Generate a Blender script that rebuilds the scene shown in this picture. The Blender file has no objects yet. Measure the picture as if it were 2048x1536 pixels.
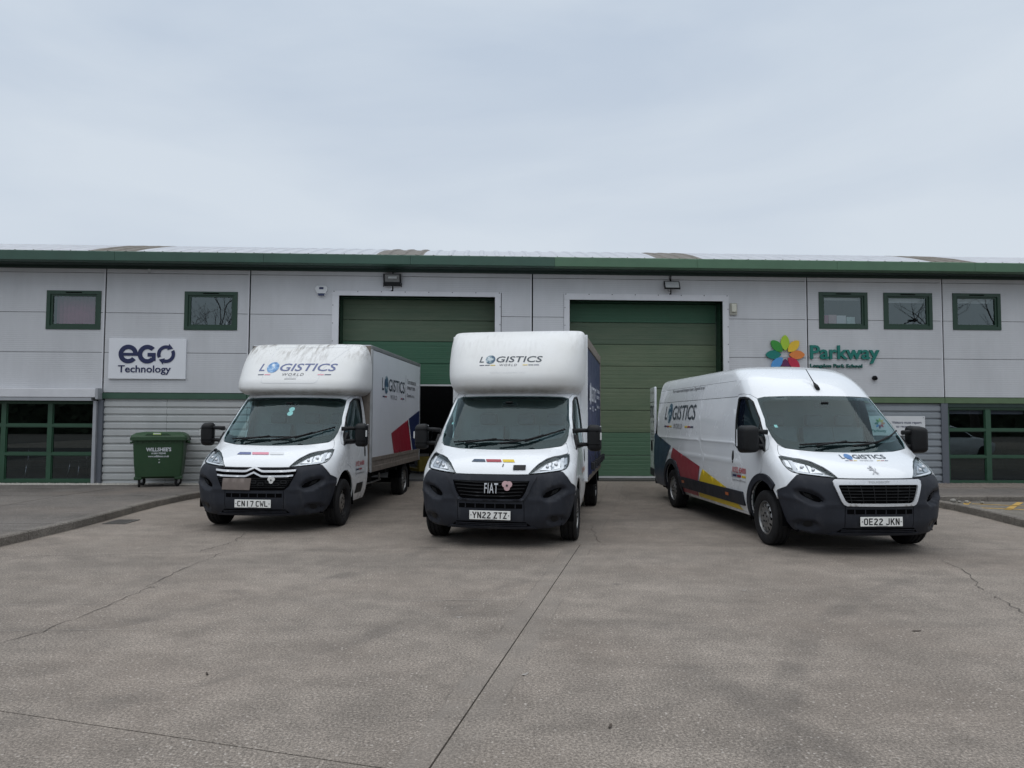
import bpy, bmesh, math, random
import numpy as np
from mathutils import Vector, Matrix
from mathutils.geometry import delaunay_2d_cdt
random.seed(7)
R = math.radians
SC = bpy.context.scene
COL = SC.collection

# ------------------------------------------------------------------ camera
CAM_H = 1.597
cam_d = bpy.data.cameras.new('camera')
cam = bpy.data.objects.new('camera', cam_d)
COL.objects.link(cam)
cam_d.sensor_fit = 'HORIZONTAL'
cam_d.sensor_width = 36.0
cam_d.lens = 36.0 * 1442.5 / 2048.0
cam_d.clip_start = 0.1
cam_d.clip_end = 2000
cam.location = (0, 0, CAM_H)
cam.rotation_mode = 'XYZ'
cam.matrix_world = Matrix.Translation((0, 0, CAM_H)) @ Matrix.Rotation(R(90) + 0.0504, 4, 'X') @ Matrix.Rotation(0.0044, 4, 'Z')
SC.camera = cam

# ------------------------------------------------------------------ sky, sun, exposure
SUN_EL, SUN_AZ = R(80), R(195)      # azimuth measured clockwise from +Y (behind the camera, a little to the left)
world = bpy.data.worlds.new('World')
SC.world = world
world.use_nodes = True
nt = world.node_tree
for n in list(nt.nodes):
    nt.nodes.remove(n)
def wn(t, **k):
    n = nt.nodes.new(t)
    for a, b in k.items():
        setattr(n, a, b)
    return n
w_out = wn('ShaderNodeOutputWorld')
w_bg = wn('ShaderNodeBackground')
w_bg.inputs['Strength'].default_value = 0.1
w_sky = wn('ShaderNodeTexSky', sky_type='NISHITA', sun_disc=False, sun_elevation=SUN_EL, sun_rotation=SUN_AZ)
w_sky.dust_density = 2.0
w_tc = wn('ShaderNodeTexCoord')
w_map = wn('ShaderNodeMapping')
w_map.inputs['Scale'].default_value = (1.0, 1.0, 3.2)
w_map.inputs['Rotation'].default_value = (0.25, 0.35, 0.5)
w_n = wn('ShaderNodeTexNoise')
w_n.inputs['Scale'].default_value = 1.7
w_n.inputs['Detail'].default_value = 6
w_n.inputs['Roughness'].default_value = 0.48
w_n.inputs['Distortion'].default_value = 0.35
w_r = wn('ShaderNodeValToRGB')
w_r.color_ramp.elements[0].position = 0.38
w_r.color_ramp.elements[0].color = (4.60, 5.35, 6.35, 1)
w_r.color_ramp.elements[1].position = 0.62
w_r.color_ramp.elements[1].color = (5.85, 6.5, 7.2, 1)
w_sep = wn('ShaderNodeSeparateXYZ')
w_hz = wn('ShaderNodeMapRange')
w_hz.inputs[1].default_value = 0.12
w_hz.inputs[2].default_value = 0.55
w_hz.inputs[3].default_value = 1.0
w_hz.inputs[4].default_value = 0.0
w_hmix = wn('ShaderNodeMixRGB')
w_hmix.inputs['Color2'].default_value = (6.2, 6.6, 7.05, 1)
w_hm = wn('ShaderNodeMath', operation='MULTIPLY')
w_hm.inputs[1].default_value = 0.55
w_mix = wn('ShaderNodeMixRGB')
w_mix.inputs['Fac'].default_value = 0.9
L = nt.links.new
L(w_tc.outputs['Generated'], w_map.inputs['Vector'])
L(w_map.outputs[0], w_n.inputs['Vector'])
L(w_n.outputs['Fac'], w_r.inputs['Fac'])
L(w_tc.outputs['Generated'], w_sep.inputs[0])
L(w_sep.outputs['Z'], w_hz.inputs[0])
L(w_hz.outputs[0], w_hm.inputs[0])
L(w_hm.outputs[0], w_hmix.inputs['Fac'])
L(w_r.outputs['Color'], w_hmix.inputs['Color1'])
L(w_sky.outputs[0], w_mix.inputs['Color1'])
L(w_hmix.outputs[0], w_mix.inputs['Color2'])
L(w_mix.outputs[0], w_bg.inputs['Color'])
L(w_bg.outputs[0], w_out.inputs['Surface'])

sun_d = bpy.data.lights.new('sun', 'SUN')
sun_d.energy = 1.5
sun_d.angle = R(90)
sun_d.color = (1.0, 0.985, 0.96)
sun = bpy.data.objects.new('sun', sun_d)
COL.objects.link(sun)
sdir = Vector((math.sin(SUN_AZ) * math.cos(SUN_EL), math.cos(SUN_AZ) * math.cos(SUN_EL), math.sin(SUN_EL)))
sun.rotation_euler = sdir.to_track_quat('Z', 'Y').to_euler()
sun.location = sdir * 60

SC.view_settings.view_transform = 'Standard'
SC.view_settings.look = 'None'
SC.view_settings.gamma = 1.0
SC.view_settings.exposure = 0.22
SC.view_settings.use_curve_mapping = False
SC.render.engine = 'CYCLES'
SC.cycles.max_bounces = 8
SC.cycles.transparent_max_bounces = 16
SC.cycles.caustics_reflective = False
SC.cycles.caustics_refractive = False
SC.cycles.use_denoising = True

# ------------------------------------------------------------------ materials
def rgba(c):
    return (c[0], c[1], c[2], 1)

class NT:
    """small node-tree writer"""
    def __init__(s, name):
        s.m = bpy.data.materials.new(name)
        s.m.use_nodes = True
        s.t = s.m.node_tree
        s.b = s.t.nodes['Principled BSDF']
        s.out = s.t.nodes['Material Output']
        s.tc = None
    def n(s, typ, ins=None, **k):
        nd = s.t.nodes.new(typ)
        for a, b in k.items():
            setattr(nd, a, b)
        for a, b in (ins or {}).items():
            if hasattr(b, 'is_output') or type(b).__name__.startswith('NodeSocket'):
                s.t.links.new(b, nd.inputs[a])
            else:
                nd.inputs[a].default_value = b
        return nd
    def link(s, a, b):
        s.t.links.new(a, b)
    def obj(s):
        if s.tc is None:
            s.tc = s.t.nodes.new('ShaderNodeTexCoord')
        return s.tc.outputs['Object']
    def geo(s):
        g = s.t.nodes.new('ShaderNodeNewGeometry')
        return g.outputs['Position']
    def scaled(s, src, sc, rot=(0, 0, 0)):
        return s.n('ShaderNodeMapping', {'Vector': src, 'Scale': sc, 'Rotation': rot}).outputs[0]
    def noise(s, vec, scale, detail=4, rough=.55, dist=0.0):
        return s.n('ShaderNodeTexNoise', {'Vector': vec, 'Scale': scale, 'Detail': detail, 'Roughness': rough, 'Distortion': dist}).outputs['Fac']
    def ramp(s, fac, stops):
        r = s.n('ShaderNodeValToRGB', {'Fac': fac})
        e = r.color_ramp.elements
        while len(e) > len(stops):
            e.remove(e[-1])
        while len(e) < len(stops):
            e.new(0.5)
        for i, (p, c) in enumerate(stops):
            e[i].position = p
            e[i].color = rgba(c) if hasattr(c, '__len__') else (c, c, c, 1)
        return r.outputs['Color']
    def mix(s, fac, a, b, mode='MIX'):
        m = s.n('ShaderNodeMixRGB', blend_type=mode)
        for key, v in (('Fac', fac), ('Color1', a), ('Color2', b)):
            if isinstance(v, (int, float)):
                m.inputs[key].default_value = v if key == 'Fac' else (v, v, v, 1)
            elif isinstance(v, tuple):
                m.inputs[key].default_value = rgba(v)
            else:
                s.link(v, m.inputs[key])
        return m.outputs[0]
    def math(s, op, a, b=0.0):
        m = s.n('ShaderNodeMath', operation=op)
        for i, v in enumerate((a, b)):
            if isinstance(v, (int, float)):
                m.inputs[i].default_value = v
            else:
                s.link(v, m.inputs[i])
        return m.outputs[0]
    def maprange(s, v, a, b, c, d):
        return s.n('ShaderNodeMapRange', {0: v, 1: a, 2: b, 3: c, 4: d}).outputs[0]
    def bump(s, h, strength=.2, dist=.01):
        b = s.n('ShaderNodeBump', {'Height': h, 'Strength': strength, 'Distance': dist})
        s.link(b.outputs[0], s.b.inputs['Normal'])
    def set(s, **k):
        for a, v in k.items():
            a = a.replace('_', ' ')
            if isinstance(v, tuple) and len(v) == 3:
                v = rgba(v)
            if hasattr(v, 'is_output') or type(v).__name__.startswith('NodeSocket'):
                s.link(v, s.b.inputs[a])
            else:
                s.b.inputs[a].default_value = v
        return s

def paint(name, col, rough=.4, var=.08, vs=3.0, metal=0.0, spec=.5, bump=0.0, bs=200.0, coat=0.0, dirt=0.0, dcol=(.12, .10, .075)):
    t = NT(name)
    o = t.geo()
    nz = t.noise(o, vs, 5)
    c = t.mix(1.0, col, t.ramp(nz, [(.3, 1 - var), (.7, 1 + var)]), 'MULTIPLY')
    if dirt > 0:
        d = t.ramp(t.noise(t.scaled(o, (1, 1, .35)), 7, 7, .7), [(.52, 0.0), (.8, dirt)])
        c = t.mix(d, c, dcol)
    rg = t.ramp(t.noise(o, vs * 2.3, 4), [(.3, max(0.02, rough - .06)), (.7, min(1, rough + .06))])
    t.set(Base_Color=c, Roughness=rg, Metallic=metal)
    t.b.inputs['Specular IOR Level'].default_value = spec
    t.b.inputs['Coat Weight'].default_value = coat
    t.b.inputs['Coat Roughness'].default_value = 0.06
    if bump > 0:
        t.bump(t.noise(o, bs, 3), bump, .003)
    return t.m

def glass(name, tint=(.55, .62, .60), rough=0.0, refl=1.0, ior=1.5):
    t = NT(name)
    t.t.nodes.remove(t.b)
    f0 = ((ior - 1) / (ior + 1)) ** 2
    fc = t.n('ShaderNodeLayerWeight', {'Blend': .5}).outputs['Facing']
    fr = t.math('ADD', f0, t.math('MULTIPLY', t.math('POWER', fc, 5.0), 1 - f0))
    tr = t.n('ShaderNodeBsdfTransparent', {'Color': rgba(tint)})
    gl = t.n('ShaderNodeBsdfGlossy', {'Color': (.84 * refl, .98 * refl, refl, 1), 'Roughness': rough})
    mx = t.n('ShaderNodeMixShader', {0: fr, 1: tr.outputs[0], 2: gl.outputs[0]})
    t.link(mx.outputs[0], t.out.inputs['Surface'])
    return t.m

MT = {}
MT['white'] = paint('white_vehicle_paint', (.74, .76, .78), .28, .02, 1.5, coat=.6, dirt=.10, dcol=(.45, .43, .40))
MT['white_clean'] = paint('clean_white_paint', (.76, .785, .81), .25, .015, 1.2, coat=.7, dirt=.05, dcol=(.5, .48, .46))
MT['plastic'] = paint('dark_grey_bumper_plastic', (.021, .0235, .031), .55, .12, 6, spec=.22, bump=.15, bs=600, dirt=.45, dcol=(.075, .075, .078))
MT['black_plastic'] = paint('black_trim_plastic', (.011, .0115, .0125), .5, .1, 8, spec=.2, bump=.1, bs=500)
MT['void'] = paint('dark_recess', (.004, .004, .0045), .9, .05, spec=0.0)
MT['shell'] = paint('cab_lining', (.20, .245, .255), .8, .1)
MT['seat'] = paint('seat_fabric', (.095, .10, .11), .85, .15, 12, bump=.3, bs=300)
MT['rubber'] = paint('tyre_rubber', (.015, .015, .016), .8, .25, 9, spec=.2, bump=.35, bs=160, dirt=.25, dcol=(.07, .062, .055))
MT['steel'] = paint('steel_wheel', (.42, .42, .42), .38, .15, 9, metal=.75, dirt=.35, dcol=(.14, .10, .07))
MT['alloycap'] = paint('hub_cap_silver', (.25, .25, .25), .38, .08, 9, metal=.7, dirt=.3, dcol=(.13, .11, .09))
MT['chrome'] = paint('bright_trim', (.60, .61, .63), .30, .02, 6, metal=.3)
MT['chrome_bright'] = paint('reflector_chrome', (.62, .63, .65), .22, .25, 70, metal=1.0)
MT['windscreen'] = glass('windscreen_glass', (.60, .84, .85), ior=1.50)
MT['side_glass'] = glass('side_window_glass', (.62, .70, .70), ior=1.45)
MT['lens'] = glass('clear_lens', (.92, .93, .94), ior=1.45)
MT['pane'] = glass('window_pane_glass', (.70, .74, .76), ior=2.1)
MT['pane_low'] = glass('ground_floor_glass', (.45, .48, .52), ior=1.9)
MT['frit'] = paint('windscreen_border', (.008, .008, .009), .4, .05, spec=.1)
MT['plate'] = paint('number_plate_white', (.78, .78, .75), .4, .05, 20, dirt=.15)
MT['ink'] = paint('black_ink', (.010, .010, .011), .5, .03)
MT['navy'] = paint('navy_vinyl', (.018, .028, .085), .35, .05)
MT['navy_faded'] = paint('faded_navy_vinyl', (.10, .125, .26), .45, .08, 8)
MT['slate_ink'] = paint('slate_vinyl', (.035, .05, .065), .4, .05)
MT['grey_ink'] = paint('grey_vinyl', (.12, .12, .135), .45, .05)
MT['red'] = paint('red_vinyl', (.30, .017, .035), .35, .05)
MT['red_text'] = paint('red_lettering', (.42, .03, .04), .4, .05)
MT['pink'] = paint('faded_pink_vinyl', (.66, .25, .32), .45, .06)
MT['yellow'] = paint('yellow_vinyl', (.66, .47, .01), .4, .05)
MT['bluedark'] = paint('petrol_blue_vinyl', (.012, .035, .075), .35, .06)
MT['palegrey'] = paint('ghost_vinyl', (.68, .69, .70), .35, .03)
MT['white_ink'] = paint('white_lettering', (.62, .64, .68), .5, .05)
MT['orange'] = paint('amber_lens', (.42, .10, .02), .3, .1)
MT['rail_dirty'] = paint('dirty_aluminium_rail', (.20, .17, .145), .6, .25, 10, metal=.2, dirt=.4, dcol=(.09, .07, .055))
MT['alu'] = paint('aluminium', (.42, .43, .44), .42, .12, 6, metal=.5, dirt=.2)
MT['frp'] = paint('white_box_panel', (.70, .72, .755), .35, .03, 1.5, coat=.3, dirt=.15, dcol=(.40, .38, .35))
MT['chassis'] = paint('chassis_black', (.014, .014, .015), .75, .3, 8, spec=.2, dirt=.3, dcol=(.07, .06, .05))
MT['cardboard'] = paint('brown_card', (.17, .14, .125), .8, .12, 9)
MT['poppy_pink'] = paint('faded_poppy', (.50, .33, .34), .6, .08, 20)
MT['poppy_white'] = paint('bleached_poppy', (.60, .60, .58), .6, .08, 20)
MT['paper'] = paint('paper_disc', (.55, .68, .64), .7, .1, 30)

def globe_mat(name, deep, mid, light):
    t = NT(name)
    o = t.obj()
    f = t.noise(o, 9, 5, .6)
    c = t.ramp(f, [(.40, deep), (.52, mid), (.60, light)])
    t.set(Base_Color=c, Roughness=.4)
    return t.m
MT['globe'] = globe_mat('globe_print', (.02, .06, .12), (.05, .13, .18), (.45, .52, .55))
MT['globe_blue'] = globe_mat('globe_print_blue', (.05, .15, .36), (.16, .34, .58), (.66, .73, .78))

def pod_mat(name, amount, z0, z1):
    """moulded white roof fairing: grime gathers in streaks and lichen spots towards its top"""
    t = NT(name)
    o = t.obj()
    sep = t.n('ShaderNodeSeparateXYZ', {0: o})
    zz = t.maprange(sep.outputs['Z'], z0, z1, 0.0, 1.0)
    streak = t.noise(t.scaled(o, (1.5, 9, 2.2), (.5, 0, 0)), 2.2, 8, .68)
    spots = t.noise(o, 46, 3, .6)
    patchy = t.noise(o, 2.6, 3, .5)
    m1 = t.math('MULTIPLY', t.ramp(streak, [(.44, 0.0), (.62, 1.0)]), t.math('MULTIPLY', zz, t.ramp(patchy, [(.42, .08), (.58, 1.0)])))
    m2 = t.math('MULTIPLY', t.ramp(spots, [(.62, 0.0), (.68, 1.0)]), t.math('MULTIPLY', zz, .8))
    m = t.math('MULTIPLY', t.math('MAXIMUM', m1, m2), amount)
    base = t.mix(t.ramp(t.noise(o, 1.4, 4), [(.35, 0.0), (.75, .55)]), (.72, .725, .72), (.60, .595, .56))
    lower = t.maprange(sep.outputs['Z'], 2.12, 2.02, 0.0, .5)
    lowm = t.math('MULTIPLY', lower, t.ramp(t.noise(o, 9, 6, .7), [(.4, .1), (.7, 1.0)]))
    c = t.mix(lowm, base, (.30, .27, .22))
    c = t.mix(m, c, (.10, .075, .045))
    t.set(Base_Color=c, Roughness=.42)
    return t.m
MT['pod_dirty'] = pod_mat('fairing_grimy', .9, 2.45, 2.85)
MT['pod'] = pod_mat('fairing_lightly_soiled', .18, 2.2, 2.95)

# ------------------------------------------------------------------ mesh helpers
def mesh_obj(name, verts, faces, mat, parent=None, smooth=False, loc=None):
    me = bpy.data.meshes.new(name)
    me.from_pydata([tuple(float(a) for a in v) for v in verts], [], [tuple(int(i) for i in f) for f in faces])
    me.update()
    if isinstance(mat, str):
        mat = MT[mat]
    me.materials.append(mat)
    if smooth:
        me.polygons.foreach_set('use_smooth', [True] * len(me.polygons))
    o = bpy.data.objects.new(name, me)
    COL.objects.link(o)
    if parent is not None:
        o.parent = parent
    if loc is not None:
        o.location = loc
    return o

class MB:
    def __init__(s):
        s.v, s.f = [], []
    def add(s, vs, fs):
        n = len(s.v)
        s.v += [tuple(v) for v in vs]
        s.f += [tuple(i + n for i in f) for f in fs]
        return s
    def box(s, a, b, bev=0.0):
        (x0, y0, z0), (x1, y1, z1) = a, b
        x0, x1 = min(x0, x1), max(x0, x1); y0, y1 = min(y0, y1), max(y0, y1); z0, z1 = min(z0, z1), max(z0, z1)
        if bev <= 0:
            return s.add([(x0, y0, z0), (x1, y0, z0), (x1, y1, z0), (x0, y1, z0), (x0, y0, z1), (x1, y0, z1), (x1, y1, z1), (x0, y1, z1)],
                         [(0, 3, 2, 1), (4, 5, 6, 7), (0, 1, 5, 4), (1, 2, 6, 5), (2, 3, 7, 6), (3, 0, 4, 7)])
        bm = bmesh.new()
        bmesh.ops.create_cube(bm, size=1.0)
        for v in bm.verts:
            v.co = Vector(((x0 + x1) / 2 + v.co.x * (x1 - x0), (y0 + y1) / 2 + v.co.y * (y1 - y0), (z0 + z1) / 2 + v.co.z * (z1 - z0)))
        bmesh.ops.bevel(bm, geom=bm.edges[:], offset=bev, segments=2, profile=.5, affect='EDGES')
        bm.verts.index_update()
        s.add([v.co[:] for v in bm.verts], [[v.index for v in f.verts] for f in bm.faces])
        bm.free()
        return s
    def tube(s, pts, r, n=8, cap=True):
        pts = [Vector(p) for p in pts]
        rr = r if hasattr(r, '__len__') else [r] * len(pts)
        rings, prev = [], None
        for i, p in enumerate(pts):
            d = (pts[min(i + 1, len(pts) - 1)] - pts[max(i - 1, 0)]).normalized()
            if prev is None:
                a = d.orthogonal().normalized()
            else:
                a = (prev - d * prev.dot(d)).normalized()
            prev = a
            b = d.cross(a)
            rings.append([p + (a * math.cos(2 * math.pi * k / n) + b * math.sin(2 * math.pi * k / n)) * rr[i] for k in range(n)])
        vs = [v for ring in rings for v in ring]
        fs = []
        for i in range(len(pts) - 1):
            for k in range(n):
                a, b = i * n + k, i * n + (k + 1) % n
                fs.append((a, b, b + n, a + n))
        if cap:
            fs.append(tuple(range(n))[::-1])
            fs.append(tuple((len(pts) - 1) * n + k for k in range(n)))
        return s.add(vs, fs)
    def lathe(s, prof, n=32, axis='y', org=(0, 0, 0)):
        """prof: (radius, axial)"""
        vs, fs = [], []
        for r, a in prof:
            for k in range(n):
                t = 2 * math.pi * k / n
                c, d = r * math.cos(t), r * math.sin(t)
                p = {'y': (c, a, d), 'z': (c, d, a), 'x': (a, c, d)}[axis]
                vs.append((p[0] + org[0], p[1] + org[1], p[2] + org[2]))
        for i in range(len(prof) - 1):
            for k in range(n):
                a, b = i * n + k, i * n + (k + 1) % n
                fs.append((a, b, b + n, a + n))
        return s.add(vs, fs)
    def prism(s, poly, a, b, axis='y'):
        """extrude a 2-d polygon between a and b along an axis"""
        def mk(p, h):
            return {'y': (p[0], h, p[1]), 'x': (h, p[0], p[1]), 'z': (p[0], p[1], h)}[axis]
        n = len(poly)
        vs = [mk(p, a) for p in poly] + [mk(p, b) for p in poly]
        fs = [tuple(range(n)), tuple(range(2 * n - 1, n - 1, -1))]
        fs += [(i, i + n, (i + 1) % n + n, (i + 1) % n) for i in range(n)]
        return s.add(vs, fs)
    def build(s, name, mat, parent=None, smooth=False, fix=True, loc=None):
        o = mesh_obj(name, s.v, s.f, mat, parent, smooth, loc)
        if fix:
            bm = bmesh.new()
            bm.from_mesh(o.data)
            bmesh.ops.recalc_face_normals(bm, faces=bm.faces[:])
            bm.to_mesh(o.data)
            bm.free()
        if smooth == 'auto':
            o.data.set_sharp_from_angle(angle=R(35))
        return o

def thing(name, label, cat, loc=(0, 0, 0), rz=0.0, group=None):
    o = bpy.data.objects.new(name, None)
    COL.objects.link(o)
    o.location = loc
    o.rotation_euler = (0, 0, rz)
    o['label'] = label
    o['category'] = cat
    if group:
        o['group'] = group
    o.empty_display_size = .2
    return o

def tag(o, label, cat, group=None):
    o['label'] = label
    o['category'] = cat
    if group:
        o['group'] = group
    return o

def structure(o):
    o['kind'] = 'structure'
    return o

# --- 2-d polygon tools
def pip(P, poly):
    x, y = P[:, 0], P[:, 1]
    poly = np.asarray(poly, float)
    ins = np.zeros(len(P), bool)
    j = len(poly) - 1
    for i in range(len(poly)):
        xi, yi = poly[i]
        xj, yj = poly[j]
        if yi != yj:
            c = ((yi > y) != (yj > y)) & (x < (xj - xi) * (y - yi) / (yj - yi) + xi)
            ins ^= c
        j = i
    return ins

def resample(loop, step):
    out = []
    n = len(loop)
    for i in range(n):
        a, b = np.array(loop[i], float), np.array(loop[(i + 1) % n], float)
        k = max(1, int(math.ceil(np.linalg.norm(b - a) / step)))
        for t in range(k):
            out.append(a + (b - a) * t / k)
    return np.array(out)

def crom(pts, n=4, closed=False):
    """Catmull-Rom through pts"""
    P = [np.array(p, float) for p in pts]
    m = len(P)
    out = []
    for i in range(m if closed else m - 1):
        p0 = P[(i - 1) % m] if closed or i > 0 else P[0]
        p1, p2 = P[i], P[(i + 1) % m]
        p3 = P[(i + 2) % m] if closed or i + 2 < m else P[-1]
        for k in range(n):
            t = k / n
            out.append(.5 * ((2 * p1) + (-p0 + p2) * t + (2 * p0 - 5 * p1 + 4 * p2 - p3) * t * t + (-p0 + 3 * p1 - 3 * p2 + p3) * t ** 3))
    if not closed:
        out.append(P[-1])
    return [tuple(p) for p in out]

def inset(loop, d):
    """move a closed polygon inwards by d (outwards if negative)"""
    P = np.array(loop, float)
    a = 0.5 * np.sum(P[:, 0] * np.roll(P[:, 1], -1) - np.roll(P[:, 0], -1) * P[:, 1])
    s = 1 if a > 0 else -1
    out = []
    n = len(P)
    for i in range(n):
        e1 = P[i] - P[i - 1]
        e2 = P[(i + 1) % n] - P[i]
        n1 = np.array([-e1[1], e1[0]]) / (np.linalg.norm(e1) + 1e-9)
        n2 = np.array([-e2[1], e2[0]]) / (np.linalg.norm(e2) + 1e-9)
        m = n1 + n2
        l = np.linalg.norm(m)
        m = m / l if l > 1e-6 else n1
        k = d / max(.5, float(np.dot(m, n1)))
        out.append(tuple(P[i] + s * m * k))
    return out

def patch(name, mapf, outer, holes=(), step=.06, off=0.0, rim=.012, mat='white', parent=None, rows=(), grid=True, smooth=True):
    """triangulate outer minus holes in a 2-d domain, lay it on the surface mapf(U, off), fold its edge inwards by rim"""
    loops = [resample(l, step) for l in [outer, *holes]]
    V, E = [], []
    for l in loops:
        n0 = len(V)
        V += [tuple(p) for p in l]
        E += [(n0 + i, n0 + (i + 1) % len(l)) for i in range(len(l))]
    O = np.array(outer, float)
    lo, hi = O.min(0), O.max(0)
    if grid:
        us = np.arange(lo[0] + step * .5, hi[0], step)
        vs = np.array(sorted(set(list(np.arange(lo[1] + step * .5, hi[1], step)) + [r for r in rows if lo[1] < r < hi[1]])))
        if len(us) and len(vs):
            G = np.array([(u, v) for v in vs for u in us])
            G = G[pip(G, outer)]
            for hl in holes:
                if len(G):
                    G = G[~pip(G, hl)]
            if len(G):
                B = np.concatenate(loops)
                d = np.full(len(G), 1e9)
                for b in B:
                    d = np.minimum(d, (G[:, 0] - b[0]) ** 2 + (G[:, 1] - b[1]) ** 2)
                G = G[d > (step * .42) ** 2]
                V += [tuple(p) for p in G]
    vv, ee, ff, *_ = delaunay_2d_cdt([Vector(v) for v in V], E, [], 0, 1e-6)
    P = np.array([v[:] for v in vv])
    F = np.array([f[:3] for f in ff if len(f) == 3])
    C = P[F].mean(1)
    keep = pip(C, outer)
    for hl in holes:
        keep &= ~pip(C, hl)
    F = F[keep]
    X = mapf(P, off)
    Nn = mapf(P, off + .01) - X
    Nn /= (np.linalg.norm(Nn, axis=1)[:, None] + 1e-12)
    T = X[F]
    nn = np.cross(T[:, 1] - T[:, 0], T[:, 2] - T[:, 0])
    flip = (nn * Nn[F].mean(1)).sum(1) < 0
    F[flip] = F[flip][:, ::-1]
    used = np.unique(F)
    idx = -np.ones(len(P), int)
    idx[used] = np.arange(len(used))
    F = idx[F]
    X, Nn = X[used], Nn[used]
    verts = [tuple(x) for x in X]
    faces = [tuple(f) for f in F]
    if rim:
        cnt = {}
        for f in faces:
            for i in range(3):
                a, b = f[i], f[(i + 1) % 3]
                cnt[(a, b)] = 1
        be = [(a, b) for (a, b) in cnt if (b, a) not in cnt]
        mp = {}
        for a, b in be:
            for q in (a, b):
                if q not in mp:
                    mp[q] = len(verts)
                    verts.append(tuple(X[q]))
                    verts.append(tuple(X[q] - Nn[q] * rim))
            faces.append((mp[b], mp[a], mp[a] + 1, mp[b] + 1))
    return mesh_obj(name, verts, faces, mat, parent, smooth)

# --- text as flat meshes
_tc = {}
def text2d(s, bold=0.0, spacing=1.0):
    key = (s, bold, spacing)
    if key in _tc:
        return _tc[key]
    c = bpy.data.curves.new('t', 'FONT')
    c.body = s
    c.size = 1.0
    c.offset = bold
    c.space_character = spacing
    c.resolution_u = 3
    c.fill_mode = 'FRONT'
    o = bpy.data.objects.new('t', c)
    COL.objects.link(o)
    dg = bpy.context.evaluated_depsgraph_get()
    me = bpy.data.meshes.new_from_object(o.evaluated_get(dg))
    bm = bmesh.new()
    bm.from_mesh(me)
    bmesh.ops.remove_doubles(bm, verts=bm.verts[:], dist=1e-5)
    bmesh.ops.triangulate(bm, faces=bm.faces[:])
    bm.verts.index_update()
    v = np.array([(p.co.x, p.co.y) for p in bm.verts])
    f = [[p.index for p in q.verts] for q in bm.faces]
    bm.free()
    bpy.data.objects.remove(o)
    bpy.data.curves.remove(c)
    bpy.data.meshes.remove(me)
    _tc[key] = (v, f)
    return v, f

def lay_text(name, s, box, mapf, off, mat, parent, bold=0.0, shear=0.0, spacing=1.0, caps=True):
    """fit the outline of s into box=(x0,y0,x1,y1) of the 2-d domain and lay it on a surface"""
    v, f = text2d(s, bold, spacing)
    lo, hi = v.min(0), v.max(0)
    p = (v - lo) / (hi - lo)
    x0, y0, x1, y1 = box
    q = np.stack([x0 + p[:, 0] * (x1 - x0) + shear * (p[:, 1] - .5) * abs(y1 - y0), y0 + p[:, 1] * (y1 - y0)], 1)
    return lay_mesh(name, q, f, mapf, off, mat, parent)

def lay_mesh(name, q, f, mapf, off, mat, parent):
    X = mapf(q, off)
    Nn = mapf(q, off + .01) - X
    F = np.array(f)
    T = X[F]
    nn = np.cross(T[:, 1] - T[:, 0], T[:, 2] - T[:, 0])
    fl = (nn * Nn[F].mean(1)).sum(1) < 0
    F[fl] = F[fl][:, ::-1]
    return mesh_obj(name, X, F, mat, parent)

def lay_poly(name, poly, mapf, off, mat, parent, step=.1, rim=.0, holes=()):
    return patch(name, mapf, poly, holes, step, off, rim, mat, parent)

def disc(cx, cy, rx, ry, n=24):
    return [(cx + rx * math.cos(2 * math.pi * k / n), cy + ry * math.sin(2 * math.pi * k / n)) for k in range(n)]

def split_islands(v, f):
    par = list(range(len(v)))
    def fd(a):
        while par[a] != a:
            par[a] = par[par[a]]
            a = par[a]
        return a
    for q in f:
        for i in q[1:]:
            par[fd(i)] = fd(q[0])
    groups = {}
    for q in f:
        groups.setdefault(fd(q[0]), []).append(q)
    return sorted(groups.values(), key=lambda g: min(v[i][0] for q in g for i in q))

def slab_mesh(name, q, f, mapf, off, depth, mat, parent):
    """flat 2-d mesh -> raised piece with sides"""
    q = np.asarray(q, float)
    X = mapf(q, off)
    B = mapf(q, off - depth)
    Nn = X - B
    F = np.array(f)
    T = X[F]
    nn = np.cross(T[:, 1] - T[:, 0], T[:, 2] - T[:, 0])
    fl = (nn * Nn[F].mean(1)).sum(1) < 0
    F[fl] = F[fl][:, ::-1]
    ed = set()
    for t in F:
        for i in range(3):
            ed.add((t[i], t[(i + 1) % 3]))
    n = len(X)
    fs = [tuple(t) for t in F]
    vs = [tuple(x) for x in X] + [tuple(x) for x in X] + [tuple(x) for x in B]
    fs += [(n + b, n + a, 2 * n + a, 2 * n + b) for a, b in ed if (b, a) not in ed]
    return mesh_obj(name, vs, fs, mat, parent)

def tri_poly(poly, holes=()):
    V, E = [], []
    for l in [poly, *holes]:
        n0 = len(V)
        V += [tuple(p) for p in l]
        E += [(n0 + i, n0 + (i + 1) % len(l)) for i in range(len(l))]
    vv, ee, ff, *_ = delaunay_2d_cdt([Vector(v) for v in V], E, [], 0, 1e-6)
    P = np.array([v[:] for v in vv])
    F = np.array([f[:3] for f in ff])
    C = P[F].mean(1)
    k = pip(C, poly)
    for h in holes:
        k &= ~pip(C, h)
    return P, F[k]

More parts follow.
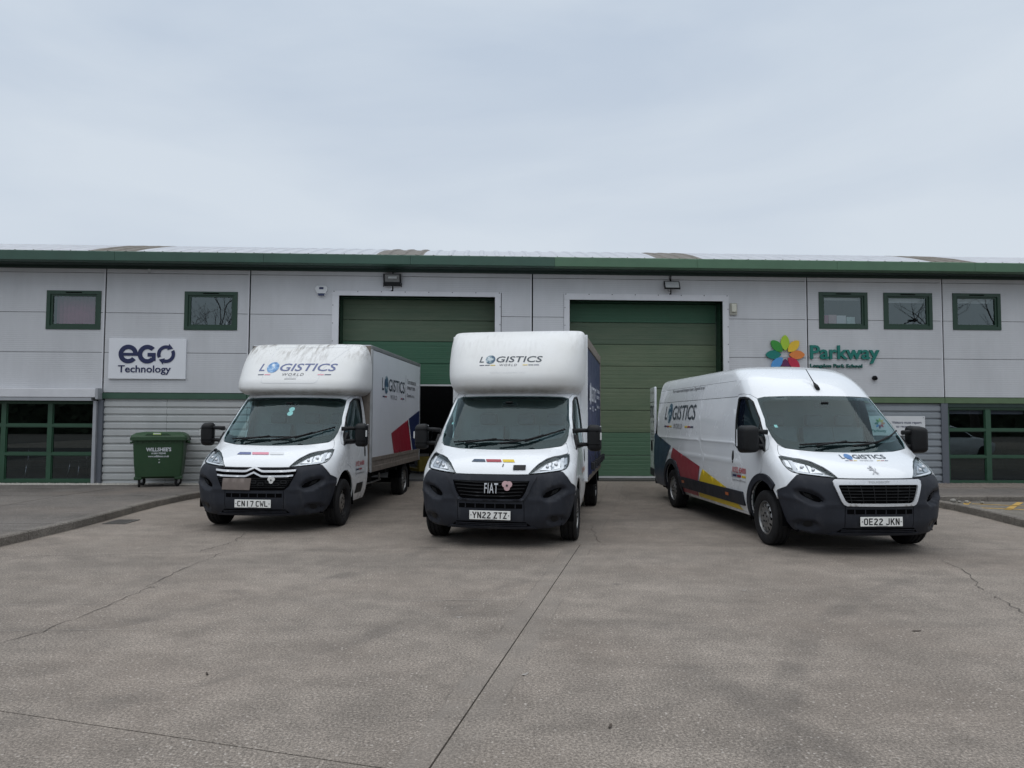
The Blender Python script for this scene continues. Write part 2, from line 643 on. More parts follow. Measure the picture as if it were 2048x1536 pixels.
# ================================================================== surfaces of the setting
def concrete(name, base=(.230, .199, .170), marks=True):
    t = NT(name)
    g = t.geo()
    big = t.noise(t.scaled(g, (.8, 1, 1), (0, 0, .15)), .55, 5, .6)
    mid = t.noise(g, 3.2, 7, .68)
    fine = t.noise(g, 110, 4, .8)
    streak = t.noise(t.scaled(g, (.5, 2.2, 1), (0, 0, .12)), 1.2, 4, .6)
    c = t.mix(1.0, base, t.ramp(big, [(.32, .80), (.68, 1.16)]), 'MULTIPLY')
    c = t.mix(1.0, c, t.ramp(mid, [(.32, .82), (.68, 1.18)]), 'MULTIPLY')
    c = t.mix(1.0, c, t.ramp(streak, [(.35, .92), (.68, 1.08)]), 'MULTIPLY')
    c = t.mix(1.0, c, t.ramp(fine, [(.30, .45), (.5, .97), (.70, 1.70)]), 'MULTIPLY')
    med = t.noise(g, 62, 3, .6)
    c = t.mix(1.0, c, t.ramp(med, [(.36, .66), (.5, .98), (.64, 1.36)]), 'MULTIPLY')
    warm = t.noise(g, .55, 3)
    c = t.mix(t.ramp(warm, [(.45, 0.0), (.75, .35)]), c, (.215, .172, .140))
    vo = t.n('ShaderNodeTexVoronoi', {'Vector': g, 'Scale': 34.0, 'Randomness': 1.0})
    stone_pick = t.ramp(t.n('ShaderNodeSeparateColor', {0: vo.outputs['Color']}).outputs[0], [(.70, 0.0), (.73, 1.0)])
    stone = t.math('MULTIPLY', stone_pick, t.ramp(vo.outputs['Distance'], [(.14, 1.0), (.30, 0.0)]))
    density = t.ramp(t.noise(g, 1.1, 3), [(.35, .15), (.7, .85)])
    stone = t.math('MULTIPLY', stone, density)
    c = t.mix(stone, c, (.55, .50, .45))
    vo2 = t.n('ShaderNodeTexVoronoi', {'Vector': g, 'Scale': 130.0, 'Randomness': 1.0})
    pick2 = t.ramp(t.n('ShaderNodeSeparateColor', {0: vo2.outputs['Color']}).outputs[1], [(.82, 0.0), (.85, 1.0)])
    pit = t.math('MULTIPLY', pick2, t.ramp(vo2.outputs['Distance'], [(.12, 1.0), (.34, 0.0)]))
    c = t.mix(t.math('MULTIPLY', pit, .7), c, (.045, .042, .04))
    if marks:
        sp = t.n('ShaderNodeSeparateXYZ', {0: g})
        # smooth trowelled margin on both sides of the long joint
        dline = t.math('SUBTRACT', sp.outputs['X'], t.math('ADD', -.369, t.math('MULTIPLY', t.math('SUBTRACT', sp.outputs['Y'], 3.40), .2099)))
        wob = t.math('MULTIPLY', t.math('SUBTRACT', t.noise(g, 5, 3), .5), .05)
        ad = t.math('ABSOLUTE', t.math('ADD', dline, wob))
        band = t.ramp(ad, [(.15, 1.0), (.19, 0.0)])
        band = t.math('MULTIPLY', band, t.ramp(t.noise(g, 3, 4), [(.35, .05), (.65, .55)]))
        c = t.mix(band, c, (.215, .190, .166))
        edge = t.math('MULTIPLY', t.ramp(t.math('ABSOLUTE', t.math('SUBTRACT', ad, .17)), [(.0, 1.0), (.012, 0.0)]), t.ramp(t.noise(g, 2.2, 4), [(.46, 0.0), (.60, .42)]))
        c = t.mix(edge, c, (.07, .062, .055))
        # dark smears: narrow skid stain, broad darker strips near the vans
        def smear(x0, y0, x1, y1, w, k):
            dx, dy = x1 - x0, y1 - y0
            l2 = dx * dx + dy * dy
            px = t.math('SUBTRACT', sp.outputs['X'], x0)
            py = t.math('SUBTRACT', sp.outputs['Y'], y0)
            h = t.math('DIVIDE', t.math('ADD', t.math('MULTIPLY', px, dx), t.math('MULTIPLY', py, dy)), l2)
            h = t.math('MINIMUM', t.math('MAXIMUM', h, 0.0), 1.0)
            ex = t.math('SUBTRACT', px, t.math('MULTIPLY', h, dx))
            ey = t.math('SUBTRACT', py, t.math('MULTIPLY', h, dy))
            d = t.math('SQRT', t.math('ADD', t.math('MULTIPLY', ex, ex), t.math('MULTIPLY', ey, ey)))
            d = t.math('ADD', d, t.math('MULTIPLY', t.math('SUBTRACT', t.noise(g, 6, 5, .7), .5), w * 1.6))
            return t.math('MULTIPLY', t.ramp(d, [(0.0, 1.0), (min(.99, w), 0.0)]), k)
        s = smear(1.28, 4.42, 1.62, 3.55, .17, .30)
        s = t.math('MAXIMUM', s, smear(1.16, 4.75, 1.55, 4.05, .14, .25))
        s = t.math('MAXIMUM', s, smear(-5.2, 7.9, 5.8, 8.9, .55, .16))
        s = t.math('MAXIMUM', s, smear(.9, 11.4, 3.2, 12.2, .9, .30))
        # faint tyre arcs and oil drips
        def arcs(cx_, cy_, r_, w_, k_):
            ex = t.math('SUBTRACT', sp.outputs['X'], cx_)
            ey = t.math('SUBTRACT', sp.outputs['Y'], cy_)
            rr = t.math('SQRT', t.math('ADD', t.math('MULTIPLY', ex, ex), t.math('MULTIPLY', ey, ey)))
            dd = t.math('ABSOLUTE', t.math('SUBTRACT', rr, r_))
            return t.math('MULTIPLY', t.ramp(t.math('DIVIDE', dd, w_), [(.45, 1.0), (1.0, 0.0)]), t.math('MULTIPLY', t.ramp(t.noise(g, 1.5, 5, .7), [(.42, 0.0), (.62, 1.0)]), k_))
        for a_ in ((9.0, 1.0, 6.4, .13, .30), (9.0, 1.0, 8.1, .13, .30), (-9.5, 12.0, 9.0, .14, .28), (-9.5, 12.0, 10.7, .14, .28), (2.0, 16.0, 10.3, .15, .25)):
            s = t.math('MAXIMUM', s, arcs(*a_))
        drip = t.n('ShaderNodeTexVoronoi', {'Vector': g, 'Scale': 1.3, 'Randomness': 1.0})
        dp = t.math('MULTIPLY', t.ramp(t.n('ShaderNodeSeparateColor', {0: drip.outputs['Color']}).outputs[2], [(.72, 0.0), (.75, 1.0)]), t.ramp(t.math('ADD', drip.outputs['Distance'], t.math('MULTIPLY', t.noise(g, 14, 4), .10)), [(.07, 1.0), (.13, 0.0)]))
        s = t.math('MAXIMUM', s, t.math('MULTIPLY', dp, .45))
        c = t.mix(s, c, (.065, .060, .056))
    rg = t.ramp(mid, [(.3, .80), (.7, .95)])
    t.set(Base_Color=c, Roughness=rg)
    t.b.inputs['Specular IOR Level'].default_value = .25
    hgt = t.math('ADD', t.math('MULTIPLY', fine, .7), t.math('MULTIPLY', stone, .8))
    hgt = t.math('SUBTRACT', hgt, t.math('MULTIPLY', pit, .6))
    t.bump(hgt, .55, .006)
    return t.m
MT['concrete'] = concrete('yard_concrete')
MT['paving'] = concrete('pavement_concrete', (.136, .123, .111), False)
MT['bay'] = concrete('bay_asphalt', (.150, .136, .115), False)
MT['kerb'] = concrete('kerb_concrete', (.165, .150, .132), False)
MT['joint'] = paint('joint_sealant', (.035, .031, .028), .9, .2, 20)
MT['crack'] = paint('crack_dirt', (.075, .064, .055), .95, .2, 20)
MT['road_yellow'] = paint('worn_yellow_paint', (.44, .27, .055), .8, .25, 14, dirt=.55, dcol=(.14, .12, .10))
MT['gravel'] = paint('pale_gravel', (.42, .40, .36), .9, .35, 40)
MT['pebble'] = paint('pebble_stone', (.26, .245, .22), .85, .3, 25)
MT['gravel_brown'] = paint('brown_gravel', (.20, .17, .145), .9, .4, 40)
MT['old_yellow'] = paint('worn_yellow_enamel', (.22, .17, .03), .6, .2, 9, dirt=.4)
MT['old_leaf'] = paint('dead_leaf', (.06, .045, .035), .9, .2, 30)
MT['iron'] = paint('cast_iron', (.075, .07, .064), .8, .25, 30, bump=.4, bs=90)

FY0, FYAW = 16.9221, 0.0397
def fac_y(x):
    return FY0 + math.tan(FYAW) * x
def zg(x, y):
    """yard level: flat, rising a little to the thresholds of the loading doors"""
    t = np.clip((np.asarray(y) - 13.6) / (16.9 - 13.6), 0, 1)
    t = t * t * (3 - 2 * t)
    x = np.asarray(x)
    k = np.clip((x + 6.2) / 1.3, 0, 1) * np.clip((7.9 - x) / 1.2, 0, 1)
    return .195 * t * k * k * (3 - 2 * k)
def map_yard(P, off):
    return np.stack([P[:, 0], P[:, 1], zg(P[:, 0], P[:, 1]) + off], 1)

structure(mesh_obj('ground', [(-400, -400, -.07), (400, -400, -.07), (400, 400, -.07), (-400, 400, -.07)], [(0, 1, 2, 3)], 'paving'))
yard = structure(patch('yard', map_yard, [(-30, -30), (45, -30), (45, 19.5), (-30, 15.0)], step=1.0, off=-.022, rim=0, mat='joint'))
jx = lambda y: -.369 + (y - 3.40) * .2099
gp = .0045
def q2(x):                   # transverse joint behind, kinked at the long joint
    return 9.43 + (x - .92) * .150 if x < .92 else 9.43 - (x - .92) * .045
def q3(x):
    return 3.40 + (x + .598) * -.285
xl, xr = -29.0, 44.0
slabs = [
    [(xl, q3(-4.2) + gp), (-4.2, q3(-4.2) + gp), (jx(3.33) - gp, q3(jx(3.33)) + gp), (jx(9.42) - gp, q2(.9) - gp), (-6.4, q2(-6.4) - gp), (xl, q2(-6.4) - gp)],
    [(jx(-29) + gp, -29), (xr, -29), (xr, q2(20) - gp), (20, q2(20) - gp), (jx(9.42) + gp, q2(.93) - gp)],
    [(xl, q2(-6.4) + gp), (-6.4, q2(-6.4) + gp), (.91, q2(.91) + gp), (20, q2(20) + gp), (xr, q2(20) + gp), (xr, 18.5), (xl, 15.6)],
    [(xl, -29), (jx(-29) - gp, -29), (jx(3.30) - gp, q3(jx(3.30)) - gp), (-4.2, q3(-4.2) - gp), (xl, q3(-4.2) - gp)],
]
slab_obs = []
for s_ in slabs:
    slab_obs.append(patch('concrete_slab', map_yard, s_, step=(.55 if len(slab_obs) == 2 else 1.2), off=0.0, rim=.018, mat='concrete', parent=yard, rows=[13.6 + .3 * k for k in range(12)], smooth=True))

def ribbon(name, pts, w, z, mat, parent, jit=0.0, sub=6):
    """thin jagged strip lying on the yard"""
    rnd = random.Random(int(abs(pts[0][0]) * 1000))
    P = []
    for (a, b) in zip(pts[:-1], pts[1:]):
        for k in range(sub):
            t = k / sub
            P.append((a[0] + (b[0] - a[0]) * t + rnd.uniform(-jit, jit), a[1] + (b[1] - a[1]) * t + rnd.uniform(-jit, jit)))
    P.append(pts[-1])
    vs, fs = [], []
    for i, p in enumerate(P):
        a, b = P[max(0, i - 1)], P[min(len(P) - 1, i + 1)]
        d = np.array([b[0] - a[0], b[1] - a[1]])
        d /= np.linalg.norm(d) + 1e-9
        ww = w * .62 * rnd.uniform(.3, 1.0) * (0.3 if i in (0, len(P) - 1) else 1)
        for s in (-1, 1):
            x, y = p[0] - d[1] * s * ww / 2, p[1] + d[0] * s * ww / 2
            vs.append((x, y, float(zg(x, y)) + z))
        if i:
            fs.append((2 * i - 2, 2 * i - 1, 2 * i + 1, 2 * i))
    return mesh_obj(name, vs, fs, mat, parent)
ribbon('crack', [(-3.75, 4.95), (-3.625, 5.205), (-3.516, 5.472), (-3.444, 6.244), (-3.423, 6.926), (-3.36, 6.93), (-3.458, 6.967), (-3.489, 7.575), (-3.469, 8.129), (-3.452, 8.76)], .016, .004, 'crack', slab_obs[0], .025)
ribbon('crack', [(-3.75, 8.80), (-3.66, 9.2), (-3.612, 9.521), (-3.743, 10.23)], .024, .004, 'crack', slab_obs[2], .03)
ribbon('crack', [(4.979, 8.467), (4.917, 7.905), (4.589, 7.186), (4.50, 6.95)], .020, .004, 'crack', slab_obs[1], .03)
ribbon('crack', [(4.44, 6.72), (4.407, 6.589), (4.288, 6.117), (4.18, 5.8)], .020, .004, 'crack', slab_obs[1], .03)
ribbon('crack', [(1.229, 11.158), (1.171, 10.19), (1.189, 9.493)], .018, .004, 'crack', slab_obs[2], .04)
ribbon('crack', [(-1.35, 12.6), (-1.28, 11.9), (-1.33, 11.4)], .018, .004, 'crack', slab_obs[2], .04)

MT['scrape'] = paint('pale_scrape', (.30, .275, .25), .9, .3, 20)
ribbon('scrape_mark', [(-4.6, 6.25), (-3.6, 6.29), (-2.7, 6.34)], .010, .004, 'scrape', slab_obs[0], .004)
ribbon('scrape_mark', [(-3.9, 5.50), (-3.3, 5.53), (-2.75, 5.55)], .009, .004, 'scrape', slab_obs[0], .004)
ribbon('scrape_mark', [(-1.05, 6.42), (-.4, 6.50), (.05, 6.52)], .012, .004, 'scrape', slab_obs[0], .006)
for k_, (lx, ly, la, lw) in enumerate([(-.42, 5.93, .5, .02), (.52, 3.85, 1.2, .018), (.09, 4.62, .9, .022), (3.1, 5.6, .1, .026), (2.2, 6.9, .4, .018), (-1.9, 4.6, 2.1, .016)]):
    lf = [(lw * 1.6 * math.cos(t_) * math.cos(la) - lw * .5 * math.sin(t_) * math.sin(la) + lx, lw * 1.6 * math.cos(t_) * math.sin(la) + lw * .5 * math.sin(t_) * math.cos(la) + ly, .006 + .005 * math.cos(2 * t_)) for t_ in np.linspace(0, 2 * math.pi, 8)[:-1]]
    tag(mesh_obj('dead_leaf' if k_ % 2 else 'paper_scrap', lf, [tuple(range(7))], MT['old_leaf'] if k_ % 2 else MT['scrape']), ['pale scrap of paper lying left of the central joint', 'small dark leaf lying right of the central joint near the bottom edge', 'pale scrap lying right of the central joint near the middle', 'dark leaf lying out in the yard in front of the right van', 'pale scrap lying between the central joint and the right van', 'dark leaf lying left of the central joint near the front joint'][k_], 'litter', 'scraps on the yard')
# gully grate by the left kerb
gr = MB()
gr.box((-.17, -.23, -.01), (.17, -.20, .006)).box((-.17, .20, -.01), (.17, .23, .006)).box((-.17, -.20, -.01), (-.14, .20, .006)).box((.14, -.20, -.01), (.17, .20, .006))
for k in range(7):
    gr.box((-.12 + k * .04 - .012, -.2, -.01), (-.12 + k * .04 + .012, .2, .004))
o = gr.build('drain_grate', 'iron', None, loc=(-6.03, 11.25, .004))
o.rotation_euler = (0, 0, .02)
tag(o, 'small dark iron drain grate set in the yard beside the left kerb', 'drain')

# ---- left pavement
KL = [(-6.75, -6.0), (-6.6, 2.0), (-6.42, 7.5), (-6.34, 9.3), (-6.30, 10.4), (-6.36, 11.6), (-6.46, 13.0), (-6.42, 14.2), (-6.25, 15.2), (-6.20, 16.55)]
def path_pts(path, d):
    out, acc = [], 0.0
    P = [np.array(p) for p in path]
    nxt = 0.0
    for a, b in zip(P[:-1], P[1:]):
        l = np.linalg.norm(b - a)
        while nxt <= acc + l:
            out.append(a + (b - a) * (nxt - acc) / l)
            nxt += d
        acc += l
    return out
pav = structure(mesh_obj('pavement', [(-30, -6, .05), (-6.9, -6, .05), (-6.5, 9, .05), (-6.5, 16.5, .05), (-30, 15.6, .05)], [(0, 1, 2, 3, 4)], 'joint'))
def kerbs(path, side, parent, z0, z1, n0=0):
    pts = path_pts(path, .915)
    for a, b in zip(pts[:-1], pts[1:]):
        d = (b - a) / np.linalg.norm(b - a)
        n = np.array([-d[1], d[0]]) * side
        a2, b2 = a + d * .004, b - d * .004
        q = [a2, b2, b2 + n * .125, a2 + n * .125]
        dz = random.uniform(-.004, .004)
        lip = .018
        vs = [(p[0], p[1], z0) for p in q] + [(q[0][0], q[0][1], z1 - lip + dz), (q[1][0], q[1][1], z1 - lip + dz), (q[0][0] + n[0] * lip, q[0][1] + n[1] * lip, z1 + dz), (q[1][0] + n[0] * lip, q[1][1] + n[1] * lip, z1 + dz), (q[2][0], q[2][1], z1 + dz), (q[3][0], q[3][1], z1 + dz)]
        fs = [(0, 1, 5, 4), (4, 5, 7, 6), (6, 7, 8, 9), (1, 2, 8, 7, 5), (0, 4, 6, 9, 3), (2, 3, 9, 8)]
        MB().add(vs, fs).build('kerb_stone', 'kerb', parent)
kerbs(KL, 1, pav, -.06, .12)
def kx(y):
    for a, b in zip(KL[:-1], KL[1:]):
        if a[1] <= y <= b[1]:
            return a[0] + (b[0] - a[0]) * (y - a[1]) / (b[1] - a[1]) - .129
    return KL[-1][0] - .129
def map_flat(z):
    return lambda P, off: np.stack([P[:, 0], P[:, 1], np.full(len(P), z) + off], 1)
ye = [4.0, 6.2, 8.3, 10.3, 12.2, 14.0, 15.55]
for i in range(len(ye) - 1):
    y0, y1 = ye[i] + .005, ye[i + 1] - .005
    x1 = lambda y: kx(y)
    for k in range(5):
        a0, a1 = k * 2.1, (k + 1) * 2.1 - .009
        poly = [(kx(y0) - a1, y0 - .14 * a1 * .3), (kx(y0) - a0, y0 - .14 * a0 * .3), (kx(y1) - a0, y1 - .14 * a0 * .3), (kx(y1) - a1, y1 - .14 * a1 * .3)]
        patch('paving_bay', map_flat(.115 + random.uniform(-.002, .002)), poly, step=.9, rim=.03, mat='paving', parent=pav)
patch('paving_bay', map_flat(.116), [(-20, 14.95), (kx(15.56) - .0, 15.56), (kx(16.4), 16.30), (-20, 15.74)], step=.9, rim=.03, mat='paving', parent=pav)

# ---- right bay and pavement
KR = [(6.6, -6.0), (7.0, 3.0), (7.55, 8.6), (7.80, 11.05), (7.95, 12.2), (8.03, 13.1), (7.96, 13.72), (7.96, 14.4)]
bay = structure(mesh_obj('parking_bay', [(6.8, -6, .04), (30, -6, .04), (30, 13.7, .04), (8.1, 13.7, .04), (7.9, 11, .04)], [(0, 1, 2, 3, 4)], 'joint'))
kerbs(KR, -1, bay, -.06, .125)
patch('bay_surface', map_flat(.108), [(6.74, -5.9), (30, -5.9), (30, 13.70), (8.10, 13.70), (8.17, 13.1), (8.09, 12.2), (7.94, 11.05), (7.69, 8.6), (7.14, 3.0)], step=1.2, rim=.02, mat='bay', parent=bay)
def yline(a, b, w):
    a, b = np.array(a), np.array(b)
    d = (b - a) / np.linalg.norm(b - a)
    n = np.array([-d[1], d[0]]) * w / 2
    patch('painted_line', map_flat(.112), [a - n, b - n, b + n, a + n], step=.3, rim=0, mat='road_yellow', parent=bay)
yline((8.22, 13.15), (8.54, 13.58), .09)
yline((8.42, 13.28), (11.6, 11.86), .08)
yline((8.16, 12.66), (11.2, 11.5), .08)
yline((8.47, 12.40), (9.50, 13.56), .10)
yline((9.6, 12.0), (10.75, 13.4), .10)
pavr = structure(mesh_obj('footway', [(8.09, 13.8, .1), (30, 13.8, .1), (30, 18.1, .06), (8.09, 17.2, .06)], [(0, 1, 2, 3)], 'joint'))
kerbs([(8.08, 13.72), (30, 13.72)], 1, pavr, .0, .205)
def map_fw(P, off):
    return np.stack([P[:, 0], P[:, 1], .202 - .06 * np.clip((P[:, 1] - 13.85) / 2.2, 0, 1) + off], 1)
for k in range(8):
    patch('paving_bay', map_fw, [(8.09 + k * 2.4, 13.852), (8.09 + (k + 1) * 2.4 - .008, 13.852), (8.09 + (k + 1) * 2.4 - .008, 16.0 + .09 * k), (8.09 + k * 2.4, 16.0 + .09 * k)], step=.6, rim=.02, mat='paving', parent=pavr)
for a_, b_ in ((13.845, 14.75), (14.755, 15.66), (15.665, 16.57), (16.575, 17.2)):
    MB().box((8.085, a_, -.02), (7.965, b_, .205), .012).build('kerb_stone', 'kerb', pavr)
# rounded pebbles lying in the corner between the kerbs
for k, (px, py, r) in enumerate([(8.22, 13.52, .055), (8.36, 13.34, .045), (8.62, 13.30, .035), (8.28, 13.42, .033)]):
    bm = bmesh.new()
    bmesh.ops.create_icosphere(bm, subdivisions=2, radius=r)
    rn = random.Random(k)
    for v in bm.verts:
        v.co *= 1 + rn.uniform(-.08, .08)
        v.co.z *= .7
    me = bpy.data.meshes.new('pebble')
    bm.to_mesh(me)
    bm.free()
    me.materials.append(MT['pebble'])
    me.polygons.foreach_set('use_smooth', [True] * len(me.polygons))
    o = bpy.data.objects.new('pebble', me)
    COL.objects.link(o)
    o.location = (px, py, .108 + r * .62)
    tag(o, ['largest pale pebble on the kerb corner nearest the right van', 'pale pebble second from the right van on the bay corner', 'pale pebble farthest from the right van beside the yellow line', 'smallest pale pebble between the others on the bay corner'][k], 'stone', 'pebbles on the bay corner')

def gravel(name, s0, s1, d0, d1, z, n, mat, label):
    """loose stones along the foot of the facade, in facade coordinates"""
    rnd = random.Random(3)
    vs, fs = [], []
    ca, sa = math.cos(FYAW), math.sin(FYAW)
    for _ in range(n):
        s, d, r = rnd.uniform(s0, s1), rnd.uniform(d0, d1), rnd.uniform(.010, .026)
        x, y = s * ca + d * sa, FY0 + s * sa - d * ca
        a = rnd.uniform(0, 6.28)
        n0 = len(vs)
        for k in range(4):
            rr = r * rnd.uniform(.7, 1.3)
            vs.append((x + rr * math.cos(a + k * 1.57), y + rr * math.sin(a + k * 1.57), z + r * .1))
        vs.append((x + rnd.uniform(-.3, .3) * r, y, z + r * rnd.uniform(.6, 1.1)))
        fs += [(n0 + k, n0 + (k + 1) % 4, n0 + 4) for k in range(4)]
    o = mesh_obj(name, vs, fs, mat)
    o['kind'] = 'stuff'
    o['label'] = label
    o['category'] = 'gravel'
    return o
gravel('gravel_strip', -13.5, -6.6, .03, .40, .118, 3600, 'gravel', 'pale loose gravel strip along the foot of the left windows')
gravel('gravel_strip', 8.2, 16.0, .03, 1.05, .138, 8000, 'gravel_brown', 'brown loose gravel strip along the foot of the right windows')
for s0, s1, d, z in ((-16.0, -6.5, .62, .112), (8.15, 16.5, 1.3, .132)):
    ca, sa = math.cos(FYAW), math.sin(FYAW)
    P = [(s0 * ca + d * sa, FY0 + s0 * sa - d * ca), (s1 * ca + d * sa, FY0 + s1 * sa - d * ca), (s1 * ca, FY0 + s1 * sa), (s0 * ca, FY0 + s0 * sa)]
    mesh_obj('gravel_bed', [(p[0], p[1], z) for p in P], [(0, 1, 2, 3)], 'gravel_brown', pav if s0 < 0 else pavr)

# ================================================================== building
def cladding_mat(name, col, pitch=.045, line=.10):
    t = NT(name)
    g = t.geo()
    sp = t.n('ShaderNodeSeparateXYZ', {0: g})
    sn = t.math('SINE', t.math('MULTIPLY', sp.outputs['Z'], 2 * math.pi / pitch))
    c = t.mix(1.0, col, t.ramp(t.noise(t.scaled(g, (1, 1, .5)), 1.3, 5), [(.3, .93), (.7, 1.05)]), 'MULTIPLY')
    c = t.mix(1.0, c, t.ramp(t.noise(t.scaled(g, (6, 6, .6)), 2.0, 5, .6), [(.35, .98), (.7, 1.015)]), 'MULTIPLY')
    scuff = t.ramp(t.noise(t.scaled(g, (2.5, 2.5, 14)), 1.6, 5, .6), [(.66, 0.0), (.78, .28)])
    c = t.mix(scuff, c, (.18, .18, .19))
    t.set(Base_Color=c, Roughness=.5)
    t.b.inputs['Specular IOR Level'].default_value = .35
    t.bump(t.math('ADD', sn, t.math('MULTIPLY', t.noise(t.scaled(g, (.4, .4, 6)), 9, 3), .9)), .16, .004)
    return t.m
MT['panel'] = cladding_mat('silver_composite_panel', (.535, .541, .558))
MT['panel_trim'] = paint('silver_trim', (.60, .602, .625), .45, .05, 3, dirt=.12, dcol=(.25, .25, .25))
MT['corr_left'] = paint('light_grey_profiled_sheet', (.43, .44, .435), .45, .06, 2, dirt=.12, dcol=(.25, .24, .22))
MT['corr_right'] = paint('mid_grey_profiled_sheet', (.235, .255, .275), .45, .06, 2, dirt=.1)
MT['column'] = paint('slate_corner_trim', (.105, .115, .135), .45, .06, 3)
MT['post'] = paint('grey_guide_rail', (.33, .34, .36), .42, .06, 3)
MT['green'] = paint('dark_green_frame', (.012, .043, .024), .4, .08, 5, spec=.5)
MT['green_low'] = paint('green_window_frame', (.024, .072, .040), .42, .08, 5)
MT['fascia_dark'] = paint('dark_green_fascia', (.034, .085, .060), .45, .10, 2, dirt=.12, dcol=(.10, .12, .10))
MT['fascia_light'] = paint('weathered_green_fascia', (.072, .150, .088), .5, .10, 2, dirt=.15, dcol=(.14, .17, .13))
MT['band_dark'] = paint('dark_green_band', (.035, .085, .055), .5, .08, 3)
MT['band_light'] = paint('olive_green_band', (.095, .150, .075), .55, .10, 3, dirt=.2, dcol=(.16, .17, .11))
MT['soffit'] = paint('soffit_green', (.014, .034, .027), .6, .08, 3)
def door_mat(name, col, col2, amt):
    t = NT(name)
    g = t.geo()
    sp = t.n('ShaderNodeSeparateXYZ', {0: g})
    sn = t.math('SINE', t.math('MULTIPLY', sp.outputs['Z'], 2 * math.pi / .085))
    f = t.noise(t.scaled(g, (.5, .5, 2.4)), 2.0, 6, .65)
    c = t.mix(t.ramp(f, [(.3, 0.0), (.72, amt)]), col, col2)
    grime = t.ramp(t.noise(t.scaled(g, (1, 1, 4)), 5, 5, .7), [(.55, 0.0), (.8, .45)])
    c = t.mix(grime, c, (.07, .085, .06))
    t.set(Base_Color=c, Roughness=.55)
    t.bump(sn, .10, .006)
    return t.m
MT['door_green'] = door_mat('green_door_section', (.028, .105, .056), (.042, .122, .068), .6)
MT['door_fresh'] = door_mat('mid_green_door_section', (.072, .150, .088), (.095, .170, .104), .7)
MT['door_olive'] = door_mat('faded_olive_door_section', (.100, .145, .082), (.145, .180, .108), .9)
MT['door_olive_dark'] = door_mat('dark_olive_door_section', (.065, .108, .064), (.105, .135, .085), .8)  # also carries painted shade on the closed door's upper section
MT['seal'] = paint('pale_door_seal', (.55, .56, .55), .5, .1)
MT['roof_pale'] = paint('pale_roof_sheet', (.50, .51, .535), .38, .06, 2, metal=.15, dirt=.25, dcol=(.34, .33, .31))
MT['roof_light'] = paint('brown_rooflight_sheet', (.135, .115, .09), .55, .25, 6, dirt=.4, dcol=(.07, .06, .045))
MT['room'] = paint('dim_room', (.10, .105, .12), .9, .1)
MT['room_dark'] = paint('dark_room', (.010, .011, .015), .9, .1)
MT['ware_floor'] = paint('warehouse_floor', (.10, .10, .10), .7, .1)
MT['curtain_maroon'] = paint('maroon_curtain', (.36, .10, .17), .9, .1, 10)
MT['blind'] = paint('grey_blind', (.36, .37, .40), .8, .05)
MT['blind_white'] = paint('white_blind', (.62, .63, .64), .7, .05)

bld = thing('warehouse_unit', 'long grey clad industrial unit with green eaves and two tall loading doors', 'building', (0, FY0, 0), FYAW)
def map_fac(P, off):
    return np.stack([P[:, 0], np.zeros(len(P)) - off, P[:, 1]], 1)
def fw(s, d, z):
    """facade coordinates (along, out, up) to world"""
    ca, sa = math.cos(FYAW), math.sin(FYAW)
    return (s * ca + d * sa, FY0 + s * sa - d * ca, z)
def rect(x0, z0, x1, z1):
    return [(x0, z0), (x1, z0), (x1, z1), (x0, z1)]

D1 = (-4.06, -.41, 4.50)
D2 = (1.355, 5.03, 4.46)
WINS = [(-10.73, 3.645, -9.50, 4.545), (-7.61, 3.655, -6.395, 4.555), (7.367, 3.825, 8.563, 4.715), (8.955, 3.828, 10.16, 4.716), (10.663, 3.828, 11.86, 4.722), (-14.0, 3.65, -12.8, 4.55)]
opens = [rect(D1[0] - .155, -1, D1[1] + .155, D1[2] + .11), rect(D2[0] - .135, -1, D2[1] + .135, D2[2] + .145)] + [rect(*w) for w in WINS]
core_holes = [rect(D1[0], -1, D1[1], D1[2]), rect(D2[0], -1, D2[1], D2[2])] + [rect(*w) for w in WINS] + [rect(-13.9, .15, -9.55, 1.99), rect(10.47, .15, 14.6, 1.95)]
patch('wall_core', map_fac, rect(-16, 0, 17, 5.2), core_holes, step=2, off=-.06, rim=.12, mat='void', parent=bld, smooth=False)
SE = [-16, -12.72, -9.42, -6.13, -2.83, .46, 3.77, 7.07, 10.40, 13.70, 17]
ZE = [2.195, 3.12, 4.04, 4.965, 5.16]
for i in range(len(SE) - 1):
    for j in range(len(ZE) - 1):
        r_ = rect(SE[i] + .030, ZE[j] + .006, SE[i + 1] - .030, ZE[j + 1] - .005)
        hs = [o_ for o_ in opens if o_[0][0] < r_[1][0] and o_[1][0] > r_[0][0] and o_[0][1] < r_[2][1] and o_[2][1] > r_[0][1]]
        if any(o_[0][0] <= r_[0][0] and o_[1][0] >= r_[1][0] and o_[0][1] <= r_[0][1] and o_[2][1] >= r_[2][1] for o_ in hs):
            continue
        patch('wall_panel', map_fac, r_, hs, step=1.2, off=0, rim=.03, mat='panel', parent=bld, smooth=False)
for s in SE[1:-1]:
    for (z0, z1) in ([(2.2, 5.15)] if not (D1[0] < s < D1[1] or D2[0] < s < D2[1]) else [(4.64, 5.15)]):
        MB().box((s - .029, -.002, z0), (s - .002, .03, z1)).build('joint_cover', 'panel_trim', bld)
